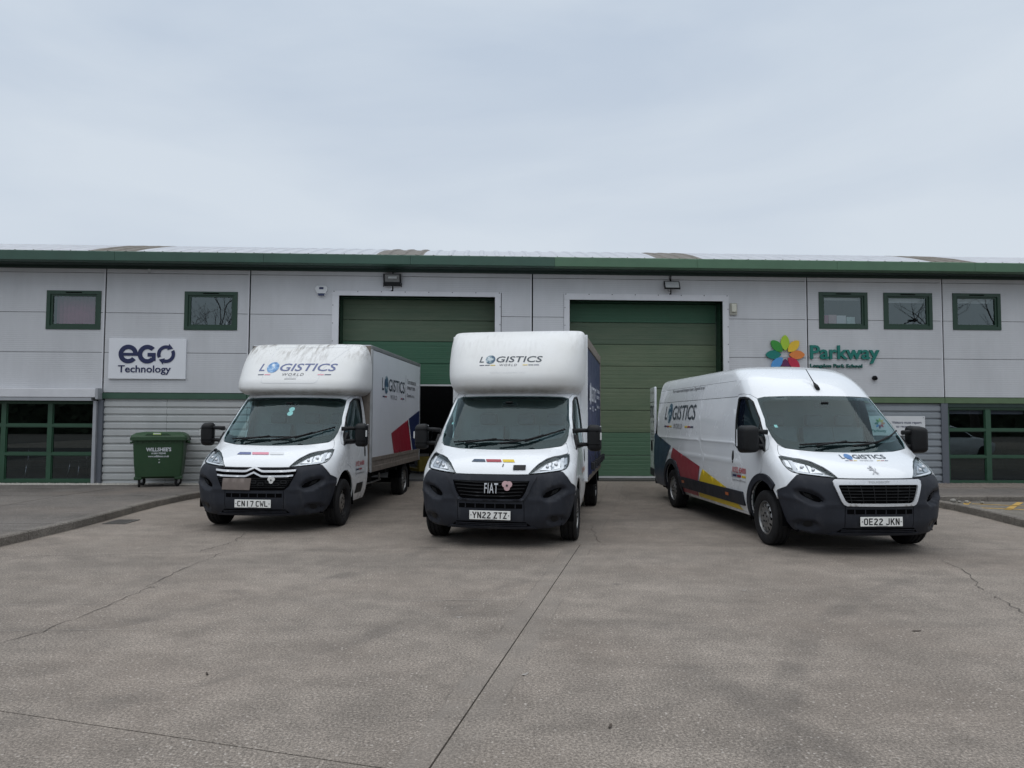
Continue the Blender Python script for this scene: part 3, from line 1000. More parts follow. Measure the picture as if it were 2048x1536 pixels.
# lower wall: profiled sheets
def profiled(s0, s1, z0, z1, mat, name='profiled_sheet'):
    p, h = .167, .034
    prof = []
    z = z1
    while z > z0 - 1e-6:
        for dz, y in ((0, 0.0), (.022, .030), (.050, .030), (.068, 0.0)):
            if z - dz >= z0:
                prof.append((y, z - dz))
        z -= p
    prof.append((0.0, z0))
    vs = [(s0, y, z) for y, z in prof] + [(s1, y, z) for y, z in prof]
    n = len(prof)
    MB().add(vs, [(i, i + 1, n + i + 1, n + i) for i in range(n - 1)]).build(name, mat, bld, fix=False)
for a, b in ((-9.36, -7.95), (-7.945, -6.135), (-6.125, -4.22)):
    profiled(a, b, .13, 2.05, 'corr_left')
for a, b in ((-.262, .455), (.465, 1.215)):
    profiled(a, b, .13, 2.19, 'corr_left')
for a, b in ((5.17, 7.06), (7.07, 8.69), (8.695, 10.31)):
    profiled(a, b, .13, 2.04, 'corr_right')
for a, b, m in ((-9.40, -4.22, 'post'), (5.17, 10.47, 'column'), (-13.9, -9.55, 'green_low')):
    MB().box((a, -.02, .02), (b, .05, .128)).build('plinth', m, bld)
# coloured band between the storeys
for a, b, m in ((-9.40, -6.135, 'band_dark'), (-6.13, -4.22, 'band_dark'), (-.26, 1.215, 'band_dark'), (5.17, 7.065, 'band_light'), (7.07, 10.395, 'band_light'), (10.40, 13.695, 'band_light'), (13.70, 17, 'band_light')):
    MB().box((a + .003, -.035, 2.055), (b - .003, .02, 2.188)).build('band_trim', m, bld)
# door surrounds
for (d0, d1, zt), (ml, mr, mt) in ((D1, (.155, .14, .11)), (D2, (.13, .14, .145))):
    MB().box((d0 - ml, -.022, .02), (d0, .02, zt)).build('door_jamb_trim', 'panel_trim', bld)
    MB().box((d1, -.022, .02), (d1 + mr, .02, zt)).build('door_jamb_trim', 'panel_trim', bld)
    MB().box((d0 - ml, -.024, zt + .002), (d1 + mr, .02, zt + mt)).build('door_head_trim', 'panel_trim', bld)
    sc = MB()
    for k in range(8):
        x = d0 - ml + .04 + k * (d1 + mr - d0 + ml - .08) / 7
        sc.box((x - .009, -.032, zt + mt - .025), (x + .009, -.024, zt + mt - .007))
    for k in range(4):
        for x in (d0 - ml + .02, d1 + mr - .02):
            sc.box((x - .008, -.030, 3.0 + k * .42), (x + .008, -.022, 3.016 + k * .42))
    sc.build('trim_screws', 'void', bld)['kind'] = 'stuff'
    MB().box((d0 - .03, .022, .0), (d0, .76, zt)).box((d1, .022, .0), (d1 + .03, .76, zt)).box((d0 - .03, .022, zt), (d1 + .03, .76, zt + .03)).build('door_reveal', 'green', bld)
DREC = .32
def door_section(s0, s1, z0, z1, mat):
    h = z1 - z0
    prof = [(.22, z0), (.204, z0 + .002), (.200, z0 + .007)]
    n = 5
    for k in range(n):
        a = z0 + .018 + (h - .036) * k / n
        b = z0 + .018 + (h - .036) * (k + 1) / n
        prof += [(.200, a + .008), (.200, b - .012), (.2025, b - .006), (.2025, b - .001)]
    prof += [(.200, z1 - .007), (.204, z1 - .002), (.22, z1)]
    prof = [(y + DREC, z) for y, z in prof]
    n = len(prof)
    MB().add([(s0, y, z) for y, z in prof] + [(s1, y, z) for y, z in prof], [(i, n + i, n + i + 1, i + 1) for i in range(n - 1)]).build('door_section', mat, bld, fix=False)
zs = [2.455, 2.955, 3.49, 4.005, 4.50]
for z0, z1, m in zip(zs[:-1], zs[1:], ('door_green', 'door_green', 'door_olive_dark', 'door_olive_dark')):
    door_section(D1[0] + .004, D1[1] - .004, z0 + .003, z1 - .003, m)
MB().box((D1[0] + .01, .51, 2.415), (D1[1] - .01, .59, 2.455)).build('door_bottom_seal', 'seal', bld)
MB().box((D1[0] + .0, .60, .2), (D1[0] + .10, .72, 4.5)).build('door_track', 'post', bld)
MB().box((D1[1] - .10, .60, .2), (D1[1], .72, 4.5)).build('door_track', 'post', bld)
zs = [.262, .762, 1.315, 1.85, 2.39, 2.93, 3.46, 3.998, 4.46]
for z0, z1, m in zip(zs[:-1], zs[1:], ('door_fresh', 'door_fresh', 'door_olive', 'door_olive', 'door_olive', 'door_olive', 'door_olive_dark', 'door_green')):  # top two sections take darker colours: recess shade painted in
    door_section(D2[0] + .004, D2[1] - .004, z0 + .003, z1 - .003, m)
MB().box((D2[0] + .01, .505, .215), (D2[1] - .01, .585, .262)).build('door_bottom_seal', 'seal', bld)
MB().box((D2[0], .03, .12), (D2[1], .70, .205)).build('threshold', 'iron', bld)
# inside of the unit
MB().box((-15.8, .3, .10), (16.8, 13.5, .197)).build('warehouse_floor', 'ware_floor', bld)
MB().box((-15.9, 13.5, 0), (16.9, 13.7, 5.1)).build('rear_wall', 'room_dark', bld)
MB().box((-16, .05, 0), (-15.85, 13.5, 5.3)).build('end_wall', 'panel_trim', bld)
MB().box((16.85, .05, 0), (17, 13.5, 5.3)).build('end_wall', 'panel_trim', bld)
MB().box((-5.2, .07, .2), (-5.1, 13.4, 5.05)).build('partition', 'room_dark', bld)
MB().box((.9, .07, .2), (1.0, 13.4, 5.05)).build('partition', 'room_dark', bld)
# roof: curved ribbed sheets
RW = 1.088
def roof_mesh():
    ds = np.linspace(0, 12.0, 17)
    xs, hs = [], []
    for k in range(3):
        x = k * RW / 3
        for dx, h in ((0, 0), (.19, 0), (.225, .028), (.29, .028), (.325, 0)):
            xs.append(x + dx)
            hs.append(h)
    xs.append(RW)
    hs.append(0)
    vs, fs = [], []
    for d in ds:
        z = 5.322 + .382 * d - .030 * d * d
        for x, h in zip(xs, hs):
            vs.append((x, -.57 + d * 1.08, z + h))
    n = len(xs)
    for i in range(len(ds) - 1):
        for k in range(n - 1):
            fs.append((i * n + k, i * n + k + 1, (i + 1) * n + k + 1, (i + 1) * n + k))
    me = bpy.data.meshes.new('roof_sheet')
    me.from_pydata(vs, [], fs)
    me.update()
    return me
rm_a, rm_b = roof_mesh(), roof_mesh()
rm_a.materials.append(MT['roof_pale'])
rm_b.materials.append(MT['roof_light'])
k0 = -int(6.6 / RW) - 6
for k in range(-7, 26):
    s = -9.15 - RW / 2 + k * RW
    if s < -16.6 or s > 17:
        continue
    o = bpy.data.objects.new('rooflight_sheet' if k % 6 == 0 else 'roof_sheet', rm_b if k % 6 == 0 else rm_a)
    COL.objects.link(o)
    o.parent = bld
    o.location = (s, 0, 0)
# eaves fascia, in lengths
fe = [-16.0, -12.25, -8.95, -5.65, -2.35, .95, 4.25, 7.55, 10.85, 14.15, 17.3]
for a, b in zip(fe[:-1], fe[1:]):
    prof = [(-.30, 5.128), (-.555, 5.128), (-.575, 5.140), (-.575, 5.335), (-.560, 5.352), (-.40, 5.358)]
    n = len(prof)
    m = 'fascia_dark' if b < 1 else 'fascia_light'
    MB().add([(a + .003, y, z) for y, z in prof] + [(b - .003, y, z) for y, z in prof], [(i, n + i, n + i + 1, i + 1) for i in range(n - 1)] + [tuple(range(n)), tuple(range(2 * n - 1, n - 1, -1))]).build('eaves_fascia', m, bld)
rv = MB()
for k in range(82):
    s = -16 + k * .405
    rv.box((s - .010, -.555, 5.352), (s + .010, -.535, 5.366))
rv.build('fixing_caps', 'roof_light', bld)['kind'] = 'stuff'
MB().box((-16, -.34, 5.118), (17.2, .05, 5.127)).build('soffit', 'soffit', bld)
MB().box((-16, -.33, 5.02), (17.2, -.30, 5.117)).build('soffit_drip', 'soffit', bld) if False else None
MB().box((-16, -.07, 5.06), (17.2, -.004, 5.117)).build('soffit_trim', 'soffit', bld)

# upper windows
def upper_window(w, kind):
    x0, z0, x1, z1 = w
    f = patch('window', map_fac, rect(x0 + .002, z0 + .002, x1 - .002, z1 - .002), [rect(x0 + .085, z0 + .085, x1 - .085, z1 - .085)], step=1, off=.018, rim=.10, mat='green', parent=bld, smooth=False)
    patch('sash', map_fac, rect(x0 + .087, z0 + .087, x1 - .087, z1 - .087), [rect(x0 + .135, z0 + .130, x1 - .135, z1 - .125)], step=1, off=-.008, rim=.05, mat='green', parent=f, smooth=False)
    patch('pane', map_fac, rect(x0 + .12, z0 + .12, x1 - .12, z1 - .12), step=2, off=-.035, rim=0, mat='pane', parent=f, smooth=False)
    MB().box(((x0 + x1) / 2 - .18, -.030, z1 - .055), ((x0 + x1) / 2 + .18, -.019, z1 - .035)).build('trickle_vent', 'void', f)
    # room behind
    rx0, rx1, rz0, rz1, d = x0 - .35, x1 + .35, z0 - .5, z1 + .25, 1.6
    vs = [(rx0, .19, rz0), (rx1, .19, rz0), (rx1, .19, rz1), (rx0, .19, rz1), (rx0, d, rz0), (rx1, d, rz0), (rx1, d, rz1), (rx0, d, rz1)]
    mesh_obj('room_lining', vs, [(4, 5, 6, 7), (0, 4, 7, 3), (1, 2, 6, 5), (3, 7, 6, 2), (0, 1, 5, 4)], 'room', f)
    if kind == 'curtain':
        n = 36
        vs = []
        for k in range(n + 1):
            x = x0 + .1 + (x1 - x0 - .2) * k / n
            y = .24 + .025 * math.sin(k * 1.9)
            vs += [(x, y, z0), (x, y, z1)]
        mesh_obj('curtain', vs, [(2 * k, 2 * k + 2, 2 * k + 3, 2 * k + 1) for k in range(n)], 'curtain_maroon', f, True)
    if kind in ('boxes', 'blind', 'tree'):
        MB().box((x0 + .1, .20, z1 - .21 if kind != 'boxes' else z1 - .165), (x1 - .1, .215, z1 - .05)).build('roller_blind', 'blind_white', f)
    if kind == 'boxes':
        for k, (a, b, h, m) in enumerate([(.15, .36, .24, 'curtain_maroon'), (.37, .56, .25, 'poppy_pink'), (.57, .80, .235, 'blind_white'), (.82, 1.02, .20, 'paper')]):
            MB().box((x0 + a, .26, z0 + .0), (x0 + b, .50, z0 + .13 + h)).build('stored_file', m, f)
    if kind == 'sill':
        MB().lathe([(0, .0), (.035, 0), (.035, .06), (.02, .09), (.012, .13), (0, .13)], 10, 'z', (x1 - .32, .24, z0 + .13)).build('bottle', 'blind_white', f, True)
    return f
for w, k in zip(WINS, ('curtain', 'sill', 'boxes', 'blind', 'tree', 'sill', 'blind')):
    upper_window(w, k)

# ground-floor glazing
def glazed_screen(cols, rows, x0, x1, z0, z1, parent_mat, blinds):
    holes = [rect(a, c, b, d) for a, b in cols for c, d in rows]
    f = patch('window', map_fac, rect(x0, z0, x1, z1), holes, step=2, off=-.03, rim=.07, mat=parent_mat, parent=bld, smooth=False)
    beads = [rect(a + .018, c + .018, b - .018, d - .018) for a, b in cols for c, d in rows]
    for h_, b_ in zip(holes, beads):
        patch('glazing_bead', map_fac, h_, [b_], step=2, off=-.055, rim=.03, mat=parent_mat, parent=f, smooth=False)
        patch('pane', map_fac, h_, step=3, off=-.075, rim=0, mat='pane_low', parent=f, smooth=False)
    vs = [(x0, .2, .14), (x1, .2, .14), (x1, .2, 2.04), (x0, .2, 2.04), (x0 - .3, 4.2, .14), (x1 + .3, 4.2, .14), (x1 + .3, 4.2, 2.04), (x0 - .3, 4.2, 2.04)]
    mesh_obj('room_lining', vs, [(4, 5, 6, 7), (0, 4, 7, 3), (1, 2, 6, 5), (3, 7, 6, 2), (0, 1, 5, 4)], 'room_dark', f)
    if blinds:
        for a, b in cols:
            MB().box((a, .14, 1.80), (b, .155, 1.96)).build('roller_blind', 'blind', f)
    return f
rowsL = [(.205, .755), (.815, 1.405), (1.465, 1.945)]
scrL = glazed_screen([(-13.8, -12.7), (-12.62, -11.665), (-11.56, -10.63), (-10.53, -9.575)], rowsL, -13.9, -9.55, .135, 1.995, 'green_low', False)
rowsR = [(.19, .745), (.80, 1.385), (1.445, 1.91)]
scrR = glazed_screen([(10.53, 11.43), (11.56, 12.46), (12.56, 13.46), (13.56, 14.5)], rowsR, 10.47, 14.6, .128, 1.955, 'green_low', True)
MB().box((10.305, -.03, .10), (10.467, .05, 2.05)).build('corner_trim', 'column', bld)
MB().box((10.47, -.012, 1.958), (14.6, .05, 2.052)).build('head_trim', 'soffit', bld)
# security shutter box and guide rail over the left windows
MB().box((-13.95, -.21, 2.075), (-9.46, -.001, 2.275), .012).build('shutter_box', 'panel_trim', bld)
MB().box((-13.95, -.20, 2.0), (-9.55, -.01, 2.07)).build('shutter_slot', 'post', bld)
MB().box((-9.455, -.225, 2.03), (-9.395, -.001, 2.29), .01).build('shutter_end_cap', 'post', bld)
MB().box((-9.545, -.12, .13), (-9.475, .06, 2.0)).build('shutter_guide', 'post', bld)
MB().box((-9.470, -.055, .10), (-9.365, .05, 2.028)).build('corner_trim', 'column', bld)

# chairs seen dimly behind the left glazing
def cafe_chair(s, d, rot, label):
    t = thing('cafe_chair', label, 'chair', fw(s, -d, .14), FYAW + rot, 'chairs behind the left windows')
    MB().box((-.21, -.2, .44), (.21, .2, .465), .01).build('seat', 'black_plastic', t)
    MB().box((-.2, .18, .56), (.2, .205, .86), .01).build('backrest', 'black_plastic', t)
    for sx in (-1, 1):
        MB().tube([(sx * .24, -.24, 0), (sx * .2, -.18, .44)], .012).build('leg', 'chrome_bright', t, True)
        MB().tube([(sx * .24, .26, 0), (sx * .2, .19, .44), (sx * .19, .2, .86)], .012).build('leg', 'chrome_bright', t, True)
cafe_chair(-11.25, .75, .5, 'metal legged chair seen through the lower left window, nearer the picture edge')
cafe_chair(-10.25, .85, -.6, 'metal legged chair seen through the lower left window, nearer the green bin')

# things inside the open loading door
t = thing('pallet_truck', 'yellow pallet truck standing inside the open loading door', 'pallet truck', fw(-2.30, -2.6, .197), FYAW + .5)
MB().box((-.30, -.35, .05), (-.12, .75, .13), .01).box((.12, -.35, .05), (.30, .75, .13), .01).build('fork', MT['old_yellow'], t)
MB().box((-.30, -.52, .05), (.30, -.36, .45), .03).build('pump_housing', MT['old_yellow'], t)
MB().tube([(0, -.46, .4), (0, -.62, 1.1)], .02).build('handle_bar', 'black_plastic', t, True)
MB().tube([(-.14, -.62, 1.05), (-.16, -.63, 1.18), (.16, -.63, 1.18), (.14, -.62, 1.05)], .014).build('handle_grip', 'black_plastic', t, True)
for sx in (-.2, .2):
    MB().lathe([(0, -.04), (.05, -.04), (.05, .04), (0, .04)], 14, 'x', (sx, .6, .05)).build('roller', 'rubber', t)
    MB().lathe([(0, -.03), (.09, -.03), (.09, .03), (0, .03)], 16, 'x', (sx * .5, -.45, .09)).build('steer_wheel', 'rubber', t)

# ================================================================== wall fixtures and signs
def arc_band(cx, cy, r0, r1, a0, a1, n=28):
    A = [R(a0 + (a1 - a0) * k / n) for k in range(n + 1)]
    return [(cx + r1 * math.cos(a), cy + r1 * math.sin(a)) for a in A] + [(cx + r0 * math.cos(a), cy + r0 * math.sin(a)) for a in reversed(A)]

sg = thing('company_sign', 'white rectangular wall sign with navy eGO Technology lettering', 'sign', fw(-9.275, .0, 2.512), FYAW)
MB().box((0, -.045, 0), (1.745, -.003, .928), .004).build('sign_board', paint('sign_white', (.72, .73, .76), .4, .02), sg)
INK = paint('sign_navy', (.012, .018, .075), .4, .05)
PX = 1.745 / 453
cx, cy, ro, ri = (745 - 630) * PX, (836 - 688) * PX, 56 * PX, 30 * PX
def raised(name, poly, parent, mat, off=.057, depth=.014, holes=()):
    P, F = tri_poly(poly, holes)
    return slab_mesh(name, P, F, map_fac, off, depth, mat, parent)
e_poly = arc_band(cx, cy, ri, ro, 0, 322)
raised('letter', e_poly, sg, INK)
raised('letter_bar', [(cx - ri * 1.02, cy - 10 * PX), (cx + ro * .995, cy - 10 * PX), (cx + ro * .995, cy + 7 * PX), (cx - ri * 1.02, cy + 7 * PX)], sg, INK, .0575)
gx = (857 - 630) * PX
raised('letter', arc_band(gx, cy, ri, ro, 42, 318), sg, INK)
raised('letter_bar', [(gx + 2 * PX, cy - 14 * PX), (gx + 2 * PX, cy + 8 * PX), (gx + 49 * PX, cy + 8 * PX), (gx + 49 * PX, cy - 40 * PX), (gx + 27 * PX, cy - 40 * PX), (gx + 27 * PX, cy - 14 * PX)], sg, INK, .0575)
ox, oy = (967 - 630) * PX, (836 - 687) * PX
def arrow_arc(a0, a1, head):
    p = arc_band(ox, oy, 33 * PX, 53 * PX, a0, a1)
    raised('arrow_arc', p, sg, INK)
    a = R(a1)
    d = 1 if a1 > a0 else -1
    tip = (ox + 43 * PX * math.cos(a) - d * 30 * PX * math.sin(a), oy + 43 * PX * math.sin(a) + d * 30 * PX * math.cos(a))
    raised('arrow_head', [(ox + 26 * PX * math.cos(a), oy + 26 * PX * math.sin(a)), (ox + 64 * PX * math.cos(a), oy + 64 * PX * math.sin(a)), tip], sg, INK, .0575)
arrow_arc(205, 74, 0)
arrow_arc(28, -106, 0)
v, f = text2d('Technology', .012)
lo, hi = v.min(0), v.max(0)
q = (v - lo) / (hi - lo)
q = np.stack([(688 - 630) * PX + q[:, 0] * 309 * PX, (836 - 811) * PX + q[:, 1] * 56 * PX], 1)
for isl in split_islands(q, f):
    ids = sorted({i for t_ in isl for i in t_})
    mp = {a: k for k, a in enumerate(ids)}
    slab_mesh('letter', q[ids], [[mp[i] for i in t_] for t_ in isl], map_fac, .055, .012, INK, sg)

# school sign: flower and raised letters straight on the wall
TEAL = paint('teal_letter', (.003, .155, .125), .45, .05)
TEALD = paint('dark_teal_letter', (.004, .10, .085), .5, .05)
fl = thing('flower_emblem', 'eight petalled multicoloured flower emblem fixed on the grey wall', 'emblem', fw(6.515, 0, 3.19), FYAW)
pc = [(90, (.34, .52, .03)), (45, (.72, .47, .03)), (0, (.66, .20, .04)), (-45, (.46, .015, .05)), (-90, (.11, .015, .08)), (-135, (.07, .28, .60)), (180, (.0, .17, .14)), (135, (.03, .25, .03))]
for k, (a, c) in enumerate(pc):
    base = [(.10, 0), (.14, .045), (.20, .085), (.29, .105), (.38, .085), (.44, .045), (.47, 0), (.44, -.045), (.38, -.085), (.29, -.105), (.20, -.085), (.14, -.045)]
    ca_, sa_ = math.cos(R(a)), math.sin(R(a))
    P, F = tri_poly(crom([(x * ca_ - y * sa_, x * sa_ + y * ca_) for x, y in base], 3, True))
    slab_mesh('petal', P, F, map_fac, .050 + (k % 2) * .006, .03, paint('petal_colour', c, .45, .06), fl)
pk = thing('school_name_letters', 'raised teal Parkway lettering on the grey wall beside the flower', 'lettering', fw(7.125, 0, 2.99), FYAW)
v, f = text2d('Parkway', .020)
lo, hi = v.min(0), v.max(0)
q = (v - lo) / (hi - lo)
q = np.stack([q[:, 0] * 1.69, q[:, 1] * .435], 1)
for isl in split_islands(q, f):
    ids = sorted({i for t_ in isl for i in t_})
    mp = {a: k for k, a in enumerate(ids)}
    slab_mesh('letter', q[ids], [[mp[i] for i in t_] for t_ in isl], map_fac, .05, .042, TEAL, pk)
pk2 = thing('school_site_letters', 'small raised teal Longdon Park School lettering under the Parkway name', 'lettering', fw(7.125, 0, 2.865), FYAW)
v, f = text2d('Longdon Park School', .014)
lo, hi = v.min(0), v.max(0)
q = (v - lo) / (hi - lo)
q = np.stack([q[:, 0] * 1.27, q[:, 1] * .115], 1)
for isl in split_islands(q, f):
    ids = sorted({i for t_ in isl for i in t_})
    mp = {a: k for k, a in enumerate(ids)}
    slab_mesh('letter', q[ids], [[mp[i] for i in t_] for t_ in isl], map_fac, .04, .034, TEALD, pk2)

vs_ = thing('visitor_sign', 'white visitor notice board on the grey ribbed wall behind the right van', 'sign', fw(8.47, .036, 1.275), FYAW)
MB().box((0, -.025, 0), (1.41, -.001, .465), .004).build('sign_board', 'blind_white', vs_)
lay_text('lettering', 'Visitors must report', (.60, .265, 1.32, .345), map_fac, .029, INK, vs_, .012)
lay_text('lettering', 'to reception', (.70, .175, 1.14, .245), map_fac, .029, INK, vs_, .012)
lay_text('lettering', 'parkwayschools.co.uk', (.95, .035, 1.37, .062), map_fac, .029, 'grey_ink', vs_)
lay_text('lettering', 'Parkway', (.10, .06, .46, .15), map_fac, .029, TEAL, vs_, .02)
for k, (a, c) in enumerate(pc):
    ca_, sa_ = math.cos(R(a)), math.sin(R(a))
    P, F = tri_poly([(.30 + .28 * (x * ca_ - y * sa_), .29 + .28 * (x * sa_ + y * ca_)) for x, y in [(.10, 0), (.2, .085), (.29, .1), (.4, .07), (.47, 0), (.4, -.07), (.29, -.1), (.2, -.085)]])
    lay_mesh('petal', P, F, map_fac, .028 + k * .0005, paint('small_petal', c, .5, .05), vs_)
sc = MB()
for x in (.04, 1.37):
    for z in (.03, .435):
        sc.box((x - .01, -.031, z - .01), (x + .01, -.025, z + .01))
sc.build('sign_screws', 'post', vs_)

# floodlights
t = thing('floodlight', 'boxy black floodlight hung above the half open loading door', 'floodlight', fw(-2.81, .0, 4.68), FYAW, 'floodlights under the eaves')
body = [(-.10, .01), (-.13, .09), (-.20, .30), (-.13, .33), (-.04, .28), (-.03, .02)]
MB().prism(body, -.215, .215, 'x').build('housing', 'black_plastic', t)
MB().prism([(-.132, .088), (-.214, .305), (-.206, .312), (-.124, .095)], -.235, .235, 'x').build('rim', 'black_plastic', t)
MB().prism([(-.1325 - .010, .1125), (-.2095 - .003, .2905), (-.206, .2925), (-.139, .1145)], -.19, .19, 'x').build('glass_front', paint('floodlight_glass', (.10, .10, .095), .2, .2, 9), t)
MB().prism([(-.21, .195), (-.19, .25), (-.185, .245), (-.2, .19)], -.1, .12, 'x').build('lamp_tube', 'seal', t)
MB().tube([(0, -.10, .30), (0, -.05, .36), (0, -.02, .43)], .014).build('bracket', 'black_plastic', t, True)
for sx in (-.245, .225):
    MB().box((sx, -.09, .0), (sx + .02, -.04, .10)).build('side_bracket', 'black_plastic', t)
t = thing('floodlight', 'slim black rectangular floodlight above the closed green loading door', 'floodlight', fw(3.77, .0, 4.66), FYAW, 'floodlights under the eaves')
o = MB().box((-.215, -.02, -.125), (.215, .02, .125), .01).build('housing', 'black_plastic', t)
o.location = (0, -.17, .13); o.rotation_euler = (R(-28), R(0), 0)
o2 = MB().box((-.185, -.026, -.095), (.185, -.0215, .095)).build('glass_front', paint('led_glass', (.42, .43, .43), .3, .08, 20), o)
MB().tube([(-.03, -.15, .22), (-.03, -.04, .30), (-.03, -.012, .46)], .010).build('bracket', 'black_plastic', t, True)
MB().tube([(-.10, -.12, .04), (-.08, -.10, -.02), (-.02, -.07, -.01), (0, -.04, .05)], .006).build('cable', 'black_plastic', t, True)
for fl_ in [o_ for o_ in bpy.data.objects if o_.name.startswith('floodlight')]:
    fl_.scale = (.88, .9, .9)
    fl_.location.z += .03
# alarm box
t = thing('alarm_box', 'white hexagonal alarm box with dark base left of the loading door', 'alarm', fw(-4.46, 0, 4.48), FYAW)
MB().prism([(-.10, .235), (.10, .235), (.14, .19), (.145, .15), (.075, .02), (.06, .0), (-.06, .0), (-.075, .02), (-.145, .15), (-.14, .19)], -.065, -.002).build('case', 'blind_white', t)
MB().prism([(-.085, .055), (.085, .055), (.062, -.004), (-.062, -.004)], -.07, -.064).build('strobe_lens', 'navy', t)
MB().box((-.05, -.071, .15), (.05, -.064, .20)).build('badge', 'navy', t)
# bulkhead lamp beside the closed door
t = thing('wall_lamp', 'small cream bulkhead lamp beside the closed loading door', 'lamp', fw(5.28, 0, 4.13), FYAW)
MB().box((-.085, -.05, 0), (.085, -.002, .285), .012).build('backplate', paint('cream_casing', (.36, .35, .30), .5, .1), t)
MB().box((-.06, -.085, .06), (.065, -.0495, .265), .02).build('diffuser', paint('cream_diffuser', (.55, .54, .46), .35, .05), t)
# cctv dome
t = thing('dome_camera', 'small black dome camera on the wall under the school letters', 'camera', fw(8.69, 0, 2.60), FYAW)
MB().lathe([(0, 0), (.055, 0), (.055, -.05), (.045, -.07), (0, -.07)], 16, 'y', (0, 0, .05)).build('mount', 'black_plastic', t)
MB().lathe([(.045, .0), (.042, -.03), (.028, -.055), (0, -.062)], 16, 'z', (0, -.075, .055)).build('dome', 'frit', t, True)
t = thing('motion_sensor', 'tiny pale motion sensor under the eaves above the company sign', 'sensor', fw(-8.42, 0, 5.01), FYAW)
MB().box((-.03, -.06, -.01), (.03, -.005, .05), .01).build('case', 'seal', t)
MB().lathe([(.022, 0), (.022, -.02), (.0, -.04)], 10, 'z', (0, -.04, -.01)).build('lens', 'post', t, True)
# holes and stains where older fixtures were taken off
# ================================================================== wheeled bin
MT['bin'] = paint('green_bin_plastic', (.018, .055, .021), .5, .08, 4, bump=.1, bs=300, dirt=.1, dcol=(.08, .1, .07))
MT['bin_lid'] = paint('green_bin_lid', (.026, .070, .028), .5, .08, 4, dirt=.15, dcol=(.1, .12, .08))
bn = thing('wheeled_bin', 'large green four wheeled waste bin standing before the ribbed wall', 'bin', (-7.66, 15.70, .117), .34)
bn.scale = (.88, .9, 1.0)
# body: tapered box, front face towards -y
def ring(hx, y0, y1, z, r=.05):
    pts = []
    for cx_, cy_, a0 in ((hx - r, y0 + r, -90), (hx - r, y1 - r, 0), (-hx + r, y1 - r, 90), (-hx + r, y0 + r, 180)):
        for k in range(4):
            a = R(a0 + k * 30)
            pts.append((cx_ + r * math.cos(a), cy_ + r * math.sin(a), z))
    return pts
def loft(rings, name, mat, parent, cap=(True, True), smooth=False):
    n = len(rings[0])
    vs = [p for r_ in rings for p in r_]
    fs = []
    for i in range(len(rings) - 1):
        for k in range(n):
            fs.append((i * n + k, i * n + (k + 1) % n, (i + 1) * n + (k + 1) % n, (i + 1) * n + k))
    if cap[0]:
        fs.append(tuple(range(n))[::-1])
    if cap[1]:
        fs.append(tuple(range((len(rings) - 1) * n, len(rings) * n)))
    return MB().add(vs, fs).build(name, mat, parent, smooth)
loft([ring(.44, .10, .72, .185), ring(.515, .03, .78, .23), ring(.545, .0, .80, .5), ring(.575, -.035, .83, 1.04)], 'body', 'bin', bn, smooth='auto')
loft([ring(.60, -.06, .85, 1.005, .06), ring(.635, -.085, .87, 1.015, .06), ring(.635, -.085, .87, 1.075, .06), ring(.62, -.07, .86, 1.085, .06)], 'rim', 'bin', bn, smooth='auto')
lid = loft([ring(.625, -.075, .87, 1.088, .06), ring(.61, -.06, .86, 1.125, .06), ring(.52, .06, .80, 1.175, .06), ring(.40, .15, .72, 1.19, .06)], 'lid', 'bin_lid', bn, smooth='auto')
MB().prism([(-.30, 1.128), (-.24, 1.165), (.20, 1.165), (.27, 1.128)], -.07, .10).build('lid_grip', 'bin_lid', lid)
MB().box((-.125, -.078, 1.135), (.055, -.0715, 1.175)).build('lid_sticker', paint('lime_sticker', (.38, .58, .12), .5, .1), lid)
MB().box((-.11, -.0815, 1.15), (.04, -.0785, 1.172)).build('sticker_text', 'blind_white', lid)
for k in range(9):
    x = -.5 + k * .125
    MB().box((x - .01, -.055, .95), (x + .01, -.02, 1.006)).build('rim_rib', 'bin', bn)
for sx in (-1, 1):
    MB().tube([(sx * .59, .30, .98), (sx * .66, .30, .96), (sx * .66, .50, .96), (sx * .59, .50, .98)], .025).build('trunnion', 'bin', bn, True)
    MB().tube([(sx * .62, .82, 1.05), (sx * .66, .93, 1.0), (sx * .60, .95, .98)], .02).build('hinge', 'black_plastic', bn, True)
    MB().box((sx * .36, .04, .16), (sx * .54, .26, .235), .02).build('caster_mount', 'bin', bn)
for sx, yy, rot in ((-1, .14, .2), (1, .16, -.5), (-1, .66, .9), (1, .66, .4)):
    x = sx * .43
    w = MB().lathe([(.03, -.02), (.085, -.025), (.098, -.015), (.098, .015), (.085, .025), (.03, .02)], 20, 'x').build('caster_wheel', 'rubber', bn, True)
    w.location = (x, yy, .10)
    w.rotation_euler = (0, 0, rot)
    h_ = MB().lathe([(0, -.027), (.03, -.027), (.04, -.02), (.04, .02), (.03, .027), (0, .027)], 12, 'x').build('caster_hub', 'alu', w, True)
    h_ = MB().box((-.035, -.04, .0), (-.028, .04, .10)).box((.028, -.04, .0), (.035, .04, .10)).box((-.035, -.04, .095), (.035, .04, .103)).build('caster_fork', 'alu', w)
def map_bin(P, off):
    # front face of the bin leans outwards with height
    y = np.interp(P[:, 1], [.23, .5, 1.04], [.03, 0.0, -.035])
    return np.stack([P[:, 0], y - off, P[:, 1]], 1)
lay_text('lettering', "WILLSHEE'S", (-.275, .775, .285, .86), map_bin, .006, 'white_ink', bn, .03)
lay_text('lettering', '01283 702340', (-.155, .715, .165, .752), map_bin, .006, 'white_ink', bn, .03)
lay_text('lettering', 'www.willshees.co.uk', (-.23, .65, .24, .692), map_bin, .006, 'white_ink', bn, .02)
lay_poly('sticker_mark', [(.0, .60), (.03, .605), (.03, .585)], map_bin, .006, 'white_ink', bn)
